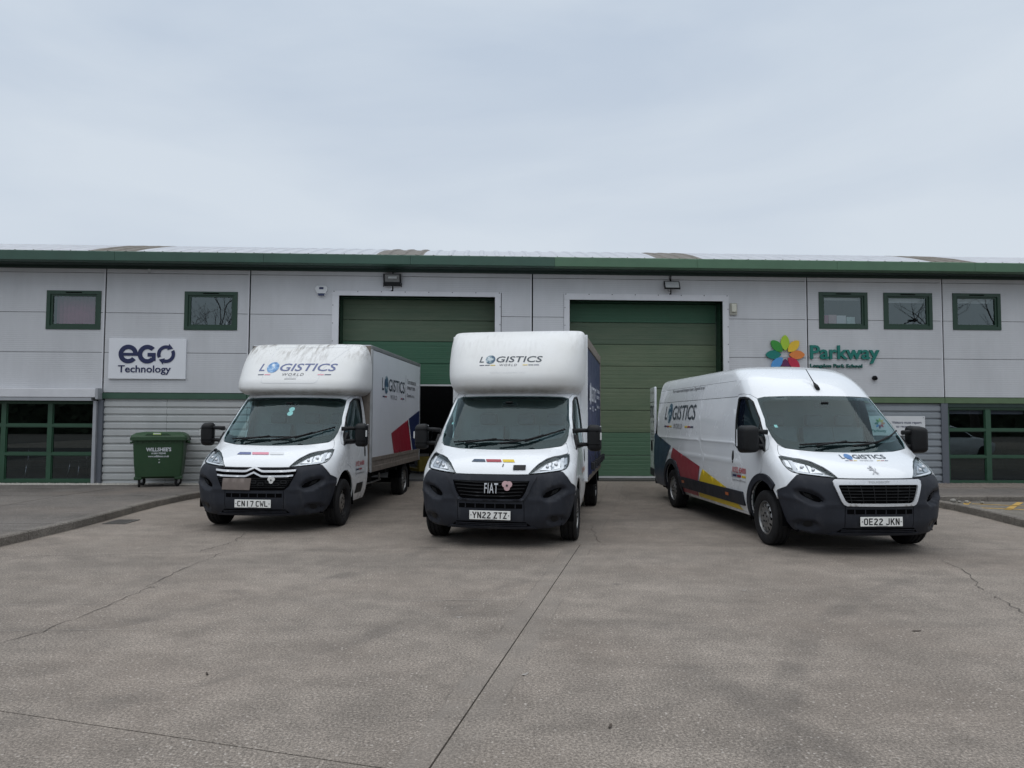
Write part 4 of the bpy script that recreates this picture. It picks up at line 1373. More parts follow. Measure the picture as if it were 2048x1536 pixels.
lay_poly('sticker_mark', [(.0, .545), (.045, .55), (.02, .52)], map_bin, .006, 'white_ink', bn)

# ================================================================== vehicles
def pchip_dense(X, Y, n=700):
    X, Y = np.array(X, float), np.array(Y, float)
    h = np.diff(X); d = np.diff(Y) / h
    m = np.zeros(len(X)); m[0] = d[0]; m[-1] = d[-1]
    for i in range(1, len(X) - 1):
        if d[i - 1] * d[i] > 0:
            w1, w2 = 2 * h[i] + h[i - 1], h[i] + 2 * h[i - 1]
            m[i] = (w1 + w2) / (w1 / d[i - 1] + w2 / d[i])
    x = np.linspace(X[0], X[-1], n)
    i = np.clip(np.searchsorted(X, x, side='right') - 1, 0, len(X) - 2)
    t = (x - X[i]) / h[i]
    y = (1 + 2 * t) * (1 - t) ** 2 * Y[i] + t * (1 - t) ** 2 * h[i] * m[i] + t * t * (3 - 2 * t) * Y[i + 1] + t * t * (t - 1) * h[i] * m[i + 1]
    return x, y

class Surf:
    """skin of a vehicle front: at each level v a plan curve (superellipse nose running into straight sides)"""
    def __init__(s, rows, N=2.6, c0=.6, relief=None):
        A = np.array(rows, float)
        s.V, s.Z = pchip_dense(A[:, 0], A[:, 1])
        s.X = pchip_dense(A[:, 0], A[:, 2])[1]
        s.W = pchip_dense(A[:, 0], A[:, 3])[1]
        s.C = pchip_dense(A[:, 0], A[:, 4])[1]
        s.N, s.relief = N, relief
        q = np.linspace(0, .86, 400)
        e = (1 - q ** N) ** (1 / N)
        e2 = np.linspace(e[-1], 0, 400)[1:]
        q2_ = (1 - e2 ** N) ** (1 / N)
        s.q, s.e = np.concatenate([q, q2_]), np.concatenate([e, e2])
        s.u = np.concatenate([[0], np.cumsum(np.hypot(np.diff(s.q), c0 * np.diff(s.e)))])
        s.L = s.u[-1]
    def _raw(s, u, v):
        xf, w, c, z = (np.interp(v, s.V, a) for a in (s.X, s.W, s.C, s.Z))
        au = np.abs(u)
        q = np.interp(au, s.u, s.q)
        e = np.interp(au, s.u, s.e)
        x = xf - c * (1 - e) - np.maximum(au - s.L, 0)
        return np.stack([x, np.sign(u) * w * q, z], 1)
    def __call__(s, P, off=0.0):
        P = np.asarray(P, float)
        u, v = P[:, 0], P[:, 1]
        b = s._raw(u, v)
        e = .006
        v1, v0 = np.minimum(v + e, s.V[-1]), np.maximum(v - e, s.V[0])
        n = np.cross(s._raw(u + e, v) - s._raw(u - e, v), s._raw(u, v1) - s._raw(u, v0))
        n /= np.linalg.norm(n, axis=1)[:, None] + 1e-12
        o = np.zeros(len(P)) + off
        if s.relief is not None:
            o = o + s.relief(b)
        return b + n * o[:, None]
    def vz(s, z):
        return np.interp(z, s.Z, s.V)
    def f(s, y, z):
        """front-view point -> domain"""
        v = float(s.vz(z))
        w = np.interp(v, s.V, s.W)
        return (math.copysign(float(np.interp(min(abs(y) / w, .9999), s.q, s.u)), y), v)
    def s_(s, x, z, side=1):
        """side-view point -> domain"""
        v = float(s.vz(z))
        xf, c = np.interp(v, s.V, s.X), np.interp(v, s.V, s.C)
        e = 1 - (xf - x) / c
        if e > 0:
            return (side * float(np.interp(-min(e, 1), -s.e, s.u)), v)
        return (side * (s.L + (xf - c - x)), v)

LOWER = [(.20, .20, .80, .87, .60), (.22, .22, .84, .895, .60), (.30, .30, .905, .94, .60), (.42, .42, .942, .982, .61), (.62, .62, .945, 1.013, .62), (.75, .75, .937, 1.02, .62), (.85, .85, .918, 1.02, .62),
         (.92, .92, .885, 1.02, .62), (1.0, 1.0, .80, 1.018, .62), (1.08, 1.08, .68, 1.015, .62), (1.16, 1.16, .52, 1.01, .62), (1.22, 1.22, .40, 1.006, .60), (1.35, 1.35, .25, .995, .57), (1.6, 1.6, -.035, .968, .55), (1.94, 1.94, -.42, .91, .52)]
CAB_ROWS = LOWER + [(2.05, 2.04, -.55, .875, .5), (2.2, 2.12, -.72, .80, .42), (2.42, 2.17, -.86, .60, .32), (2.9, 2.19, -.95, .03, .2)]
VAN_ROWS = LOWER + [(2.10, 2.09, -.58, .885, .52), (2.25, 2.22, -.77, .855, .52), (2.38, 2.32, -.97, .82, .52), (2.50, 2.385, -1.18, .765, .5), (2.62, 2.42, -1.40, .67, .45), (2.90, 2.440, -1.55, .36, .4), (3.25, 2.445, -1.6, .03, .4)]

def front_relief(b):
    """bumper sculpting: air scoops, fog-lamp pockets, swage lines"""
    y, z = np.abs(b[:, 1]), b[:, 2]
    o = np.zeros(len(b))
    def blob(cy, cz, a, w, h, d, p=2.0):
        ca, sa = math.cos(a), math.sin(a)
        t1 = ((y - cy) * ca + (z - cz) * sa) / w
        t2 = (-(y - cy) * sa + (z - cz) * ca) / h
        r = (np.abs(t1) ** p + np.abs(t2) ** p) ** (1 / p)
        k = np.clip((1.12 - r) / .30, 0, 1)
        return -d * k * k * (3 - 2 * k)
    o += blob(.785, .690, .42, .150, .070, .060)
    o += blob(.80, .355, .05, .11, .058, .038)
    o += .012 * np.exp(-((z - (.61 + .18 * np.clip(y - .62, 0, 1))) / .018) ** 2) * np.clip((y - .40) / .1, 0, 1)
    o += -.014 * np.clip((z - .62) / .03, 0, 1) * np.clip((.90 - z) / .05, 0, 1) * np.clip((.60 - y) / .1, 0, 1) * 0
    return o

def mirror_half(h):
    """half outline from the centre line out and back to it -> closed symmetric outline"""
    return list(h) + [(-u, v) for u, v in reversed(h) if abs(u) > 1e-6]

def stroke_glyph(ch):
    """registration-plate characters as strokes in a 1 x 1.58 cell"""
    H = 1.58
    def arc(cx, cy, rx, ry, a0, a1, n=8):
        return [(cx + rx * math.cos(R(a0 + (a1 - a0) * k / n)), cy + ry * math.sin(R(a0 + (a1 - a0) * k / n))) for k in range(n + 1)]
    m = .14
    x0, x1, y0, y1 = m, 1 - m, m, H - m
    r = .26
    G = {
        'C': [arc(x1 - r, y1 - r, r, r, 22, 90) + arc(x0 + r, y1 - r, r, r, 90, 180) + arc(x0 + r, y0 + r, r, r, 180, 270) + arc(x1 - r, y0 + r, r, r, 270, 338)],
        'O': [arc(x1 - r, y1 - r, r, r, 0, 90) + arc(x0 + r, y1 - r, r, r, 90, 180) + arc(x0 + r, y0 + r, r, r, 180, 270) + arc(x1 - r, y0 + r, r, r, 270, 360) + [(x1, y1 - r)]],
        'N': [[(x0, 0), (x0, H)], [(x1, 0), (x1, H)], [(x0 + .03, H - .06), (x1 - .03, .06)]],
        '1': [[(.5, 0), (.5, H)]],
        '7': [[(x0 - .06, y1), (x1, y1), (x1, y1 - .2), (.44, 0)]],
        'W': [[(x0 - .12, H), (x0 + .12, y0), (.5, H * .62), (x1 - .12, y0), (x1 + .12, H)]],
        'L': [[(x0, H), (x0, y0), (x1 + .08, y0)]],
        'Y': [[(x0 - .1, H), (.5, H * .47), (x1 + .1, H)], [(.5, H * .5), (.5, 0)]],
        '2': [arc(.5, y1 - .30, .5 - m, .30, 165, -10) + [(x0, y0 + .12), (x0, y0), (x1 + .08, y0)]],
        'Z': [[(x0 - .05, y1), (x1, y1), (x0, y0), (x1 + .06, y0)]],
        'T': [[(x0 - .12, y1), (x1 + .12, y1)], [(.5, y1), (.5, 0)]],
        'E': [[(x1 + .08, y1), (x0, y1), (x0, y0), (x1 + .08, y0)], [(x0, H / 2), (x1, H / 2)]],
        'J': [[(x1, H), (x1, y0 + r)] + arc(x1 - r, y0 + r, r, r, 0, -90) + arc(x0 + r, y0 + r, r, r, 270, 190)],
        'K': [[(x0, 0), (x0, H)], [(x1 + .05, H), (x0 + .05, H * .42)], [(x0 + .26, H * .58), (x1 + .08, 0)]],
    }
    return G[ch]

def stroke_poly(pts, w):
    """thick polyline as 2-d quads with mitred joins"""
    P = [np.array(p, float) for p in pts]
    Q = [P[0]]
    for p in P[1:]:
        if np.linalg.norm(p - Q[-1]) > 1e-4:
            Q.append(p)
    P = Q
    Lf, Rt = [], []
    for i, p in enumerate(P):
        d0 = P[i] - P[i - 1] if i else P[1] - P[0]
        d1 = P[i + 1] - P[i] if i + 1 < len(P) else d0
        n0 = np.array([-d0[1], d0[0]]) / np.linalg.norm(d0)
        n1 = np.array([-d1[1], d1[0]]) / np.linalg.norm(d1)
        m_ = n0 + n1
        l = np.linalg.norm(m_)
        m_ = m_ / l if l > 1e-3 else n0
        k = w / 2 / max(.42, float(m_ @ n0))
        Lf.append(p + m_ * k)
        Rt.append(p - m_ * k)
    vs = Lf + Rt
    n = len(P)
    return np.array(vs), [t for i in range(n - 1) for t in ((i, i + 1, n + i), (i + 1, n + i + 1, n + i))]

def van_empty(name, label, x, y, a):
    return thing(name, label, 'van', (x, y, 0), a - math.pi / 2)

def wheel(van, x, side, rad, cap, track=.905, steer=0.0):
    s = side
    o = MB().lathe([(.205, .075), (.225, .098), (.285, .112), (.325, .108), (rad - .008, .095), (rad, .082), (rad, .064), (rad - .010, .060), (rad - .010, .052), (rad, .048), (rad, .010), (rad - .010, .006), (rad - .010, -.006), (rad, -.010), (rad, -.048), (rad - .010, -.052), (rad - .010, -.060), (rad, -.064), (rad, -.082), (rad - .008, -.095), (.32, -.108), (.285, -.112), (.21, -.09)], 44).build('tyre', 'rubber', van, 'auto')
    o.location = (x, s * track, rad)
    o.rotation_euler = (0, 0, steer + (math.pi if s < 0 else 0))
    mt = MT['alloycap'] if cap != 'rust' else MT['steel']
    MB().lathe([(.212, .070), (.218, .088), (.205, .092), (.192, .060), (.182, .028)], 40).build('rim', mt if cap != 'rust' else MT['chassis'], o, 'auto')
    MB().lathe([(.186, .03), (.05, -.02), (0, -.02)], 32).build('wheel_recess', 'void', o)
    dm = MB()
    if cap == 'rust':
        dm.lathe([(.120, .020), (.118, .062), (.105, .074), (.06, .078), (0, .078)], 32)
        dm.build('hub_cap', 'steel', o, 'auto')
        for k in range(12):
            a = 2 * math.pi * k / 12
            MB().prism([(.122, -.020), (.186, -.030), (.186, .030), (.122, .020)], .022, .046, 'y')
            b = MB().box((.118, .024, -.022), (.190, .046, .022)).build('wheel_spoke', 'steel', o)
            b.rotation_euler = (0, -a, 0)
        for k in range(5):
            a = 2 * math.pi * k / 5
            MB().lathe([(.017, .0788), (.0, .0788)], 12, 'y', (.066 * math.cos(a), 0, .066 * math.sin(a))).build('wheel_hole', 'void', o)
    else:
        P, F = tri_poly(disc(0, 0, .188, .188, 48), [[((.152 + .028 * math.cos(t)) * math.cos(b) - .022 * math.sin(t) * math.sin(b), (.152 + .028 * math.cos(t)) * math.sin(b) + .022 * math.sin(t) * math.cos(b)) for t in np.linspace(0, 2 * math.pi, 11)[:-1]] for b in [2 * math.pi * k / 12 for k in range(12)]])
        def mp(Pq, off):
            r = np.hypot(Pq[:, 0], Pq[:, 1])
            return np.stack([Pq[:, 0], np.interp(r, [0, .09, .13, .165, .19], [.066, .068, .088, .086, .060]) + off, Pq[:, 1]], 1)
        # refine radially for the dish
        P2, F2 = tri_poly(disc(0, 0, .122, .122, 40), [disc(0, 0, .088, .088, 32)])
        slab_mesh('hub_cap', P, F, mp, 0, .012, mt, o)
        MB().lathe([(.088, .066), (.086, .092), (.075, .096), (.06, .090), (.04, .092), (0, .094)], 28).build('centre_cap', mt, o, 'auto')
        for k in range(5):
            a = 2 * math.pi * k / 5 + .3
            MB().lathe([(.013, .090), (.013, .1005), (0, .1015)], 8, 'y', (.058 * math.cos(a), 0, .058 * math.sin(a))).build('wheel_nut', 'chassis', o)
    return o

def mirror(van, side, paint_m='black_plastic', short=False):
    s = side
    d = .045
    bm = bmesh.new()
    bmesh.ops.create_cube(bm, size=1.0)
    for v in bm.verts:
        v.co = Vector((v.co.x * (.23 if short else .16), v.co.y * (.25 if short else .20), v.co.z * .385))
        if v.co.x > 0:
            v.co.y *= .90; v.co.z *= .88
        if v.co.z > 0 and v.co.y * s > 0:
            v.co.z -= .012
    bmesh.ops.bevel(bm, geom=bm.edges[:], offset=.062, segments=5, profile=.5, affect='EDGES')
    me = bpy.data.meshes.new('wing_mirror')
    bm.to_mesh(me); bm.free()
    me.materials.append(MT[paint_m])
    me.polygons.foreach_set('use_smooth', [True] * len(me.polygons))
    o = bpy.data.objects.new('wing_mirror', me)
    COL.objects.link(o)
    o.parent = van
    o.location = (-.11, s * (1.165 if short else 1.222), 1.365)
    o.rotation_euler = (0, 0, s * -.12)
    for zz in (-.092, .092):
        MB().box((.072, -.09, zz - .004), (.081, .09, zz + .004)).build('housing_groove', 'void', o)
    MB().box((-.083, -.085, -.15), (-.074, .085, .16), .004).build('mirror_glass', 'chrome_bright', o)
    MB().box((.02, s * .088, -.03), (.055, s * .108, .07), .008).build('indicator_lens', 'seal', o)
    a = MB()
    for z in (1.275, 1.465):
        a.tube([(-.055, s * .93, z - .01), (-.07, s * 1.05, z), (-.10, s * (1.08 if short else 1.17), z)], [.034, .028, .026], 10)
    a.build('mirror_arm', paint_m, van, True)
    MB().prism([(.01, 1.205), (-.28, 1.205), (-.26, 1.33), (-.17, 1.40), (-.06, 1.315)], s * .945, s * .998).build('mirror_base', paint_m, van)

GLY = .050
def number_plate(van, text, x, z, mapx=None):
    p = MB().box((x, -.26, z - .0555), (x + .010, .26, z + .0555), .004).build('number_plate', 'plate', van)
    mp = lambda P, off: np.stack([np.full(len(P), x + .010 + off), P[:, 0], P[:, 1]], 1)
    cw, gap, sp = .050, .011, .033
    tot = 7 * cw + 5 * gap + sp + gap * 0
    cx_ = -tot / 2
    for i, ch in enumerate(text.replace(' ', '')):
        for st in stroke_glyph(ch):
            vs, fs = stroke_poly([(cx_ + px * cw, z - .0395 + py * cw) for px, py in st], .0138)
            lay_mesh('plate_character', vs, fs, mp, .0012 + i * .0001, 'ink', p)
        cx_ += cw + (sp if i == 3 else gap)
    MB().box((x + .0101, -.07, z - .050), (x + .0112, .07, z - .0465)).build('plate_maker_text', 'grey_ink', p)
    for s in (-1, 1):
        MB().box((x + .0101, s * .238 - .006, z - .006), (x + .0125, s * .238 + .006, z + .006)).build('plate_screw', 'grey_ink', p)
    return p

def logo(parent, mapf, conv, x0, z0, W, H, ink, globe, world, bars, shear=0.0, off=.004, dirx=1):
    """LOGISTICS WORLD wordmark; conv turns (along, up) of the mark into the surface's domain"""
    def cv(P):
        return np.array([conv(x0 + dirx * a, z0 + b) for a, b in P])
    def word(s, a0, b0, a1, b1, mat, bold, spacing=1.0):
        v, f = text2d(s, bold, spacing)
        lo, hi = v.min(0), v.max(0)
        p = (v - lo) / (hi - lo)
        q = np.stack([a0 + p[:, 0] * (a1 - a0) + shear * (b0 + p[:, 1] * (b1 - b0)), b0 + p[:, 1] * (b1 - b0)], 1)
        lay_mesh('lettering', cv(q), f, mapf, off, mat, parent)
    word('L', 0, 0, .072 * W, H, ink, .012)
    word('GISTICS', .265 * W, -.02 * H, W, 1.02 * H, ink, .012)
    word('WORLD', .345 * W, -.66 * H, .63 * W, -.30 * H, world, .0, 1.3)
    P, F = tri_poly(disc(.168 * W + shear * H * .5, .48 * H, .080 * W, .74 * H, 28))
    lay_mesh('globe_print', cv(P), F, mapf, off, globe, parent)
    n = len(bars)
    for side in (0, 1):
        for k, m in enumerate(bars):
            if m is None:
                continue
            wd = .27 * W / n
            a = .015 * W + k * wd if side == 0 else W - .015 * W - (k + 1) * wd
            a += shear * -.5 * H
            P, F = tri_poly([(a + .006 * W, -.56 * H), (a + wd - .006 * W, -.56 * H), (a + wd - .002 * W, -.45 * H), (a + .010 * W, -.45 * H)])
            lay_mesh('stripe', cv(P), F, mapf, off, m, parent)

def cab(van, S, kind, white, xend):
    """everything of the cab that the three vans share; returns nothing, adds parts"""
    F_, S_ = S.f, S.s_
    ws = [(0, 1.948), (.45, 1.946), (.74, 1.938), (.815, 1.918), (.850, 1.87), (.868, 1.75), (.880, 1.54), (.878, 1.40), (.860, 1.315), (.805, 1.262), (.52, 1.222), (.13, 1.209), (0, 1.208)]
    clear = [(0, 1.905), (.45, 1.902), (.72, 1.892), (.795, 1.872), (.818, 1.83), (.832, 1.74), (.842, 1.54), (.836, 1.43), (.79, 1.372), (.60, 1.340), (.25, 1.320), (0, 1.317)]
    hl = [(.472, .930), (.575, 1.032), (.66, 1.088), (.75, 1.121), (.903, 1.157), (.928, 1.12), (.936, 1.05), (.912, .99), (.85, .966), (.66, .944)]
    hood = [(0, .924), (.30, .924), (.462, .927), (.566, 1.038), (.652, 1.097), (.745, 1.131), (.893, 1.167), (.900, 1.185), (.884, 1.235), (.862, 1.292), (.806, 1.254), (.52, 1.214), (.13, 1.201), (0, 1.200)]
    W_ = [F_(*p) for p in ws]
    C_ = [F_(*p) for p in clear]
    H_ = [F_(*p) for p in hood]
    HLl = [F_(*p) for p in crom(hl, 3, True)]
    bump = [F_(*p) for p in [(0, .914), (.30, .914), (.47, .916), (.66, .935), (.845, .956), (.875, .945)]] + [S_(*p) for p in [(.628, .879), (.575, .80), (.41, .742), (.430, .66), (.462, .563), (.500, .444), (.515, .37), (.545, .31)]] + [F_(*p) for p in [(.88, .275), (.72, .248), (.486, .246), (.04, .248), (0, .248)]]
    door = [(-.52, .335), (-.52, .5), (-.475, .68), (-.37, .80), (-.22, .88), (-.075, .93), (-.05, 1.05), (-.05, 1.17), (.03, 1.235), (.0, 1.31), (-.12, 1.445), (-.30, 1.635), (-.62, 1.918), (-.75, 1.972), (-.9, 1.99), (-1.09, 1.99), (-1.1, 1.9), (-1.1, .335)]
    win = [(-.03, 1.24), (-.09, 1.36), (-.37, 1.645), (-.63, 1.868), (-.74, 1.922), (-.84, 1.936), (-1.02, 1.936), (-1.05, 1.91), (-1.035, 1.64), (-.985, 1.36), (-.965, 1.25), (-.92, 1.228)]
    arch = [(.015 + .475 * math.cos(t), .36 + .475 * math.sin(t)) for t in np.linspace(-.35, math.pi + .35, 22)]
    arch = [(x, max(z, .24)) for x, z in arch]
    full = mirror_half
    D = {s: [S_(x, z, s) for x, z in door] for s in (1, -1)}
    WN = {s: [S_(x, z, s) for x, z in win] for s in (1, -1)}
    AR = {s: [S_(x, z, s) for x, z in arch] + [S_(-.45, .15 + .10, s)] for s in (1, -1)}
    HL = {1: HLl, -1: [(-u, v) for u, v in HLl]}
    vtop = S.V[-1]
    ue = lambda v: S.s_(xend, float(np.interp(v, S.V, S.Z)), 1)[0] if v < 2.0 else S.L + max(0.0, float(np.interp(v, S.V, S.X) - np.interp(v, S.V, S.C)) - xend)
    vtop = vtop if kind != 'R' else float(S.vz(2.205)) + .01
    vr = list(np.linspace(.30, vtop - .01, 40))
    outer = [(ue(v), v) for v in vr] + [(-ue(v), v) for v in reversed(vr)]
    g = .0065
    holes = [inset(full(W_), -.006), inset(full(H_), -g), inset(HL[1], -g), inset(HL[-1], -g), inset(full(bump), -g), inset(D[1], -g), inset(D[-1], -g), AR[1], AR[-1]] + [[S_(.38, .735, s), S_(.60, .735, s), S_(.60, .22, s), S_(.38, .22, s)] for s in (1, -1)]
    body = patch('cab_body', S, outer, holes, step=.07, off=0, rim=.016, mat=white, parent=van)
    # dark lining behind the panels, open at the windows
    patch('cab_lining', S, [(u * .999, v) for u, v in outer], [inset(full(W_), .012), inset(WN[1], -.004), inset(WN[-1], -.004), AR[1], AR[-1], inset(full(bump), .03)], step=.10, off=-.034, rim=0, mat='shell', parent=van)
    # panels
    def hood_relief(b):
        y, z = np.abs(b[:, 1]), b[:, 2]
        edge = .50 + .28 * np.clip((z - .93) / .26, 0, 1.2)
        return .014 * (1 - np.clip((y - edge) / .07, 0, 1)) * np.clip((z - .93) / .05, 0, 1) * np.clip((1.235 - z) / .05, 0, 1)
    S.relief = hood_relief
    patch('bonnet', S, full(H_), step=.045, off=0, rim=.016, mat=white, parent=van)
    S.relief = front_relief
    bp = patch('bumper', S, inset(full(bump), .001), step=.026, off=0.0, rim=.03, mat='plastic', parent=van)
    S.relief = None
    wsg = patch('windscreen', S, full(W_), step=.09, off=-.002, rim=0, mat='windscreen', parent=van)
    patch('windscreen_border', S, full(W_), [full(C_)], step=.07, off=-.009, rim=0, mat='frit', parent=wsg)
    # wipers lie on the glass
    def wiper(pts, arm):
        P = S(np.array([F_(y, z) for y, z in pts]), .028)
        MB().tube([tuple(p) for p in P], .012, 6).build('wiper_blade', 'black_plastic', van, True)
        A = S(np.array([F_(y, z) for y, z in arm]), .040)
        MB().tube([tuple(p) for p in A], [.013] * len(arm), 6).build('wiper_arm', 'black_plastic', van, True)
    wiper([(-.64, 1.283), (-.35, 1.303), (-.05, 1.316), (.28, 1.316)], [(-.46, 1.262), (-.30, 1.290), (-.05, 1.320)])
    wiper([(.33, 1.300), (.50, 1.352), (.66, 1.405), (.82, 1.462)], [(.0, 1.262), (.20, 1.285), (.40, 1.322), (.56, 1.374)])
    # interior mirror / sensor at the top of the glass
    pm = S(np.array([F_(0, 1.86)]), -.05)[0]
    MB().box((pm[0] - .05, -.11, pm[2] - .03), (pm[0] - .02, .11, pm[2] + .035), .01).build('rear_view_mirror', 'black_plastic', van)
    MB().box((pm[0] - .03, -.05, pm[2] + .02), (pm[0] + .06, .05, pm[2] + .045), .008).build('sensor_housing', 'black_plastic', van)
    # headlamps: dark bowl, chrome reflectors, light blade, clear cover
    for s in (1, -1):
        h = patch('headlight', S, inset(HL[s], .002), step=.045, off=.001, rim=.02, mat='lens', parent=van)
        patch('lamp_bowl', S, inset(HL[s], .003), step=.05, off=-.030, rim=0, mat=MT['lampbowl'], parent=h)
        patch('lamp_surround', S, inset(HL[s], .003), [inset(HL[s], .009)], step=.05, off=-.004, rim=.02, mat='black_plastic', parent=h)
        def cell(pts, m, off, name):
            patch(name, S, [F_(s * y, z) for y, z in pts], step=.03, off=off, rim=.014, mat=m, parent=h)
        cell([(.60, .985), (.66, 1.045), (.72, 1.075), (.735, .985)], 'chrome_bright', -.016, 'reflector')
        cell([(.745, .987), (.735, 1.078), (.835, 1.108), (.845, 1.0)], 'chrome_bright', -.014, 'reflector')
        cell([(.885, 1.03), (.872, 1.118), (.905, 1.125), (.918, 1.05)], 'chrome_bright', -.012, 'reflector')
        cell([(.50, .944), (.65, .968), (.835, .990), (.850, 1.010), (.832, 1.112), (.866, 1.122), (.886, 1.0), (.862, .972), (.66, .951)], MT['drl'], -.006, 'light_blade')
        for cy_, cz_, r_ in ((.685, 1.02, .022), (.785, 1.045, .026)):
            c = S(np.array([F_(s * cy_, cz_)]), -.012)[0]
            MB().lathe([(r_, 0), (r_ * .9, .012), (0, .02)], 14, 'x', tuple(c)).build('bulb', 'chrome', h, True)
    # doors
    for s in (1, -1):
        d = patch('door', S, D[s], [WN[s]], step=.07, off=0, rim=.016, mat=white, parent=van)
        patch('window_gasket', S, inset(WN[s], -.016), [inset(WN[s], .014)], step=.07, off=.003, rim=.012, mat='black_plastic', parent=d)
        patch('window_pane', S, WN[s], step=.08, off=-.010, rim=0, mat='side_glass', parent=d)
        patch('window_divider', S, [S_(-.235, 1.235, s), S_(-.255, 1.235, s), S_(-.30, 1.60, s), S_(-.33, 1.62, s), S_(-.285, 1.60, s)][:2] + [S_(-.325, 1.585, s), S_(-.305, 1.570, s)], step=.05, off=-.004, rim=.01, mat='black_plastic', parent=d)
        patch('door_handle', S, crom([S_(-1.065, 1.0, s), S_(-1.03, 1.0, s), S_(-1.015, 1.08, s), S_(-1.03, 1.165, s), S_(-1.065, 1.165, s), S_(-1.08, 1.08, s)], 3, True), step=.03, off=.006, rim=.02, mat='black_plastic', parent=d)
        mirror(van, s, short=(kind == 'R'))
        # wheel-arch liner
        pts = [(.015 + .49 * math.cos(t), .36 + .49 * math.sin(t)) for t in np.linspace(-.10, math.pi + .2, 20)]
        n = len(pts)
        vs = [(x, s * 1.0, z) for x, z in pts] + [(x, s * .55, z) for x, z in pts]
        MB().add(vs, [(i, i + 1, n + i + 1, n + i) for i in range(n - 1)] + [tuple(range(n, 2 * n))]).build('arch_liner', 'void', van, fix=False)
    # inside of the cab
    MB().prism([(.26, 1.0), (.20, 1.175), (.10, 1.215), (-.05, 1.225), (-.16, 1.19), (-.20, .85), (.05, .6), (.25, .6)], -.84, .84).build('dashboard', 'black_plastic', van)
    MB().prism([(.10, 1.213), (.04, 1.27), (-.06, 1.29), (-.12, 1.215)], -.55, -.22).build('instrument_cowl', 'black_plastic', van)
    wc = Vector((-.26, -.40, 1.20))
    ax = Vector((-.55, 0, .84)).normalized()
    b1 = Vector((0, 1, 0)); b2 = ax.cross(b1)
    MB().tube([wc + (b1 * math.cos(t) + b2 * math.sin(t)) * .20 for t in np.linspace(0, 2 * math.pi, 25)], .016, 8, False).build('steering_wheel', 'black_plastic', van, True)
    sw = MB()
    for t in (0, math.pi, -math.pi / 2):
        sw.tube([wc, wc + (b1 * math.cos(t) + b2 * math.sin(t)) * .19], .018, 6)
    sw.build('steering_spokes', 'black_plastic', van, True)
    for yc, hw in ((-.42, .25), (.15, .22), (.60, .22)):
        st = MB().box((-.85, yc - hw, .72), (-.32, yc + hw, .90), .05)
        st.build('seat_cushion', 'seat', van, 'auto')
        bk = MB().prism([(-.80, .86), (-.68, .88), (-.83, 1.52), (-.95, 1.50)], yc - hw, yc + hw).build('seat_back', 'seat', van)
        MB().box((-1.0, yc - .13, 1.53), (-.88, yc + .13, 1.70), .04).build('headrest', 'seat', van, 'auto')
    rows_b = [v for v in np.linspace(.32, S.V[-1] - .05, 40) if np.interp(v, S.V, S.X) > -.85]
    pts = [(float(np.interp(v, S.V, S.W)) - .04, float(np.interp(v, S.V, S.Z)) - .012) for v in rows_b]
    poly = [(y, z) for y, z in pts] + [(-y, z) for y, z in reversed(pts)]
    xb = -1.165
    MB().add([(xb, y, z) for y, z in poly], [tuple(range(len(poly)))]).build('bulkhead', 'shell', van, fix=False)
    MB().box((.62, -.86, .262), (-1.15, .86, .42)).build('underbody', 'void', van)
    number_holder = patch('plate_panel', S, [F_(-.41, .35), F_(.41, .35), F_(.41, .60), F_(-.41, .60)], step=.08, off=.004, rim=.006, mat='plastic', parent=bp)
    # slot under the grille with its teeth
    patch('air_slot', S, [F_(-.402, .507), F_(.402, .507), F_(.402, .562), F_(-.402, .562)], step=.06, off=.0065, rim=.002, mat='void', parent=bp)
    for k in range(6):
        y = -.315 + k * .126
        patch('slot_tooth', S, [F_(y - .006, .510), F_(y + .006, .510), F_(y + .004, .560), F_(y - .004, .560)], step=.1, off=.010, rim=.004, mat='plastic', parent=bp)
    # lower intake: dark recess with two bars
    patch('lower_intake', S, [F_(-.50, .285), F_(.50, .285), F_(.44, .338), F_(-.44, .338)], step=.08, off=.004, rim=.002, mat='void', parent=bp)
    for z in (.298, .318):
        patch('intake_bar', S, [F_(-.455, z - .004), F_(.455, z - .004), F_(.455, z + .004), F_(-.455, z + .004)], step=.1, off=.010, rim=.006, mat='plastic', parent=bp)
    patch('bumper_lip', S, [F_(-.58, .252), F_(.58, .252), F_(.52, .281), F_(-.52, .281)], step=.1, off=.012, rim=.012, mat='plastic', parent=bp)
    S.relief = front_relief
    for s in (1, -1):
        patch('scoop_mesh', S, crom([F_(s * .655, .640), F_(s * .73, .640), F_(s * .81, .672), F_(s * .885, .722), F_(s * .895, .757), F_(s * .80, .740), F_(s * .70, .695)], 3, True), step=.03, off=.004, rim=.002, mat='void', parent=bp)
        for k in range(3):
            a, b = (.76 + .012 * k, .668 + .020 * k), (.845 + .010 * k, .704 + .018 * k)
            patch('scoop_slat', S, [F_(s * a[0], a[1]), F_(s * b[0], b[1]), F_(s * b[0], b[1] + .007), F_(s * a[0], a[1] + .007)], step=.03, off=.010, rim=.004, mat='black_plastic', parent=bp)
        patch('fog_blank', S, [F_(s * y, z) for y, z in disc(.80, .355, .045, .042, 18)], step=.03, off=.006, rim=.008, mat='black_plastic', parent=bp)
        patch('bumper_seam', S, [F_(s * .418, .35), F_(s * .423, .35), F_(s * .423, .60), F_(s * .418, .60)], step=.06, off=.0015, rim=0, mat='void', parent=bp)
    S.relief = None
    return dict(F=F_, S=S_, bumper=bp, full=full)

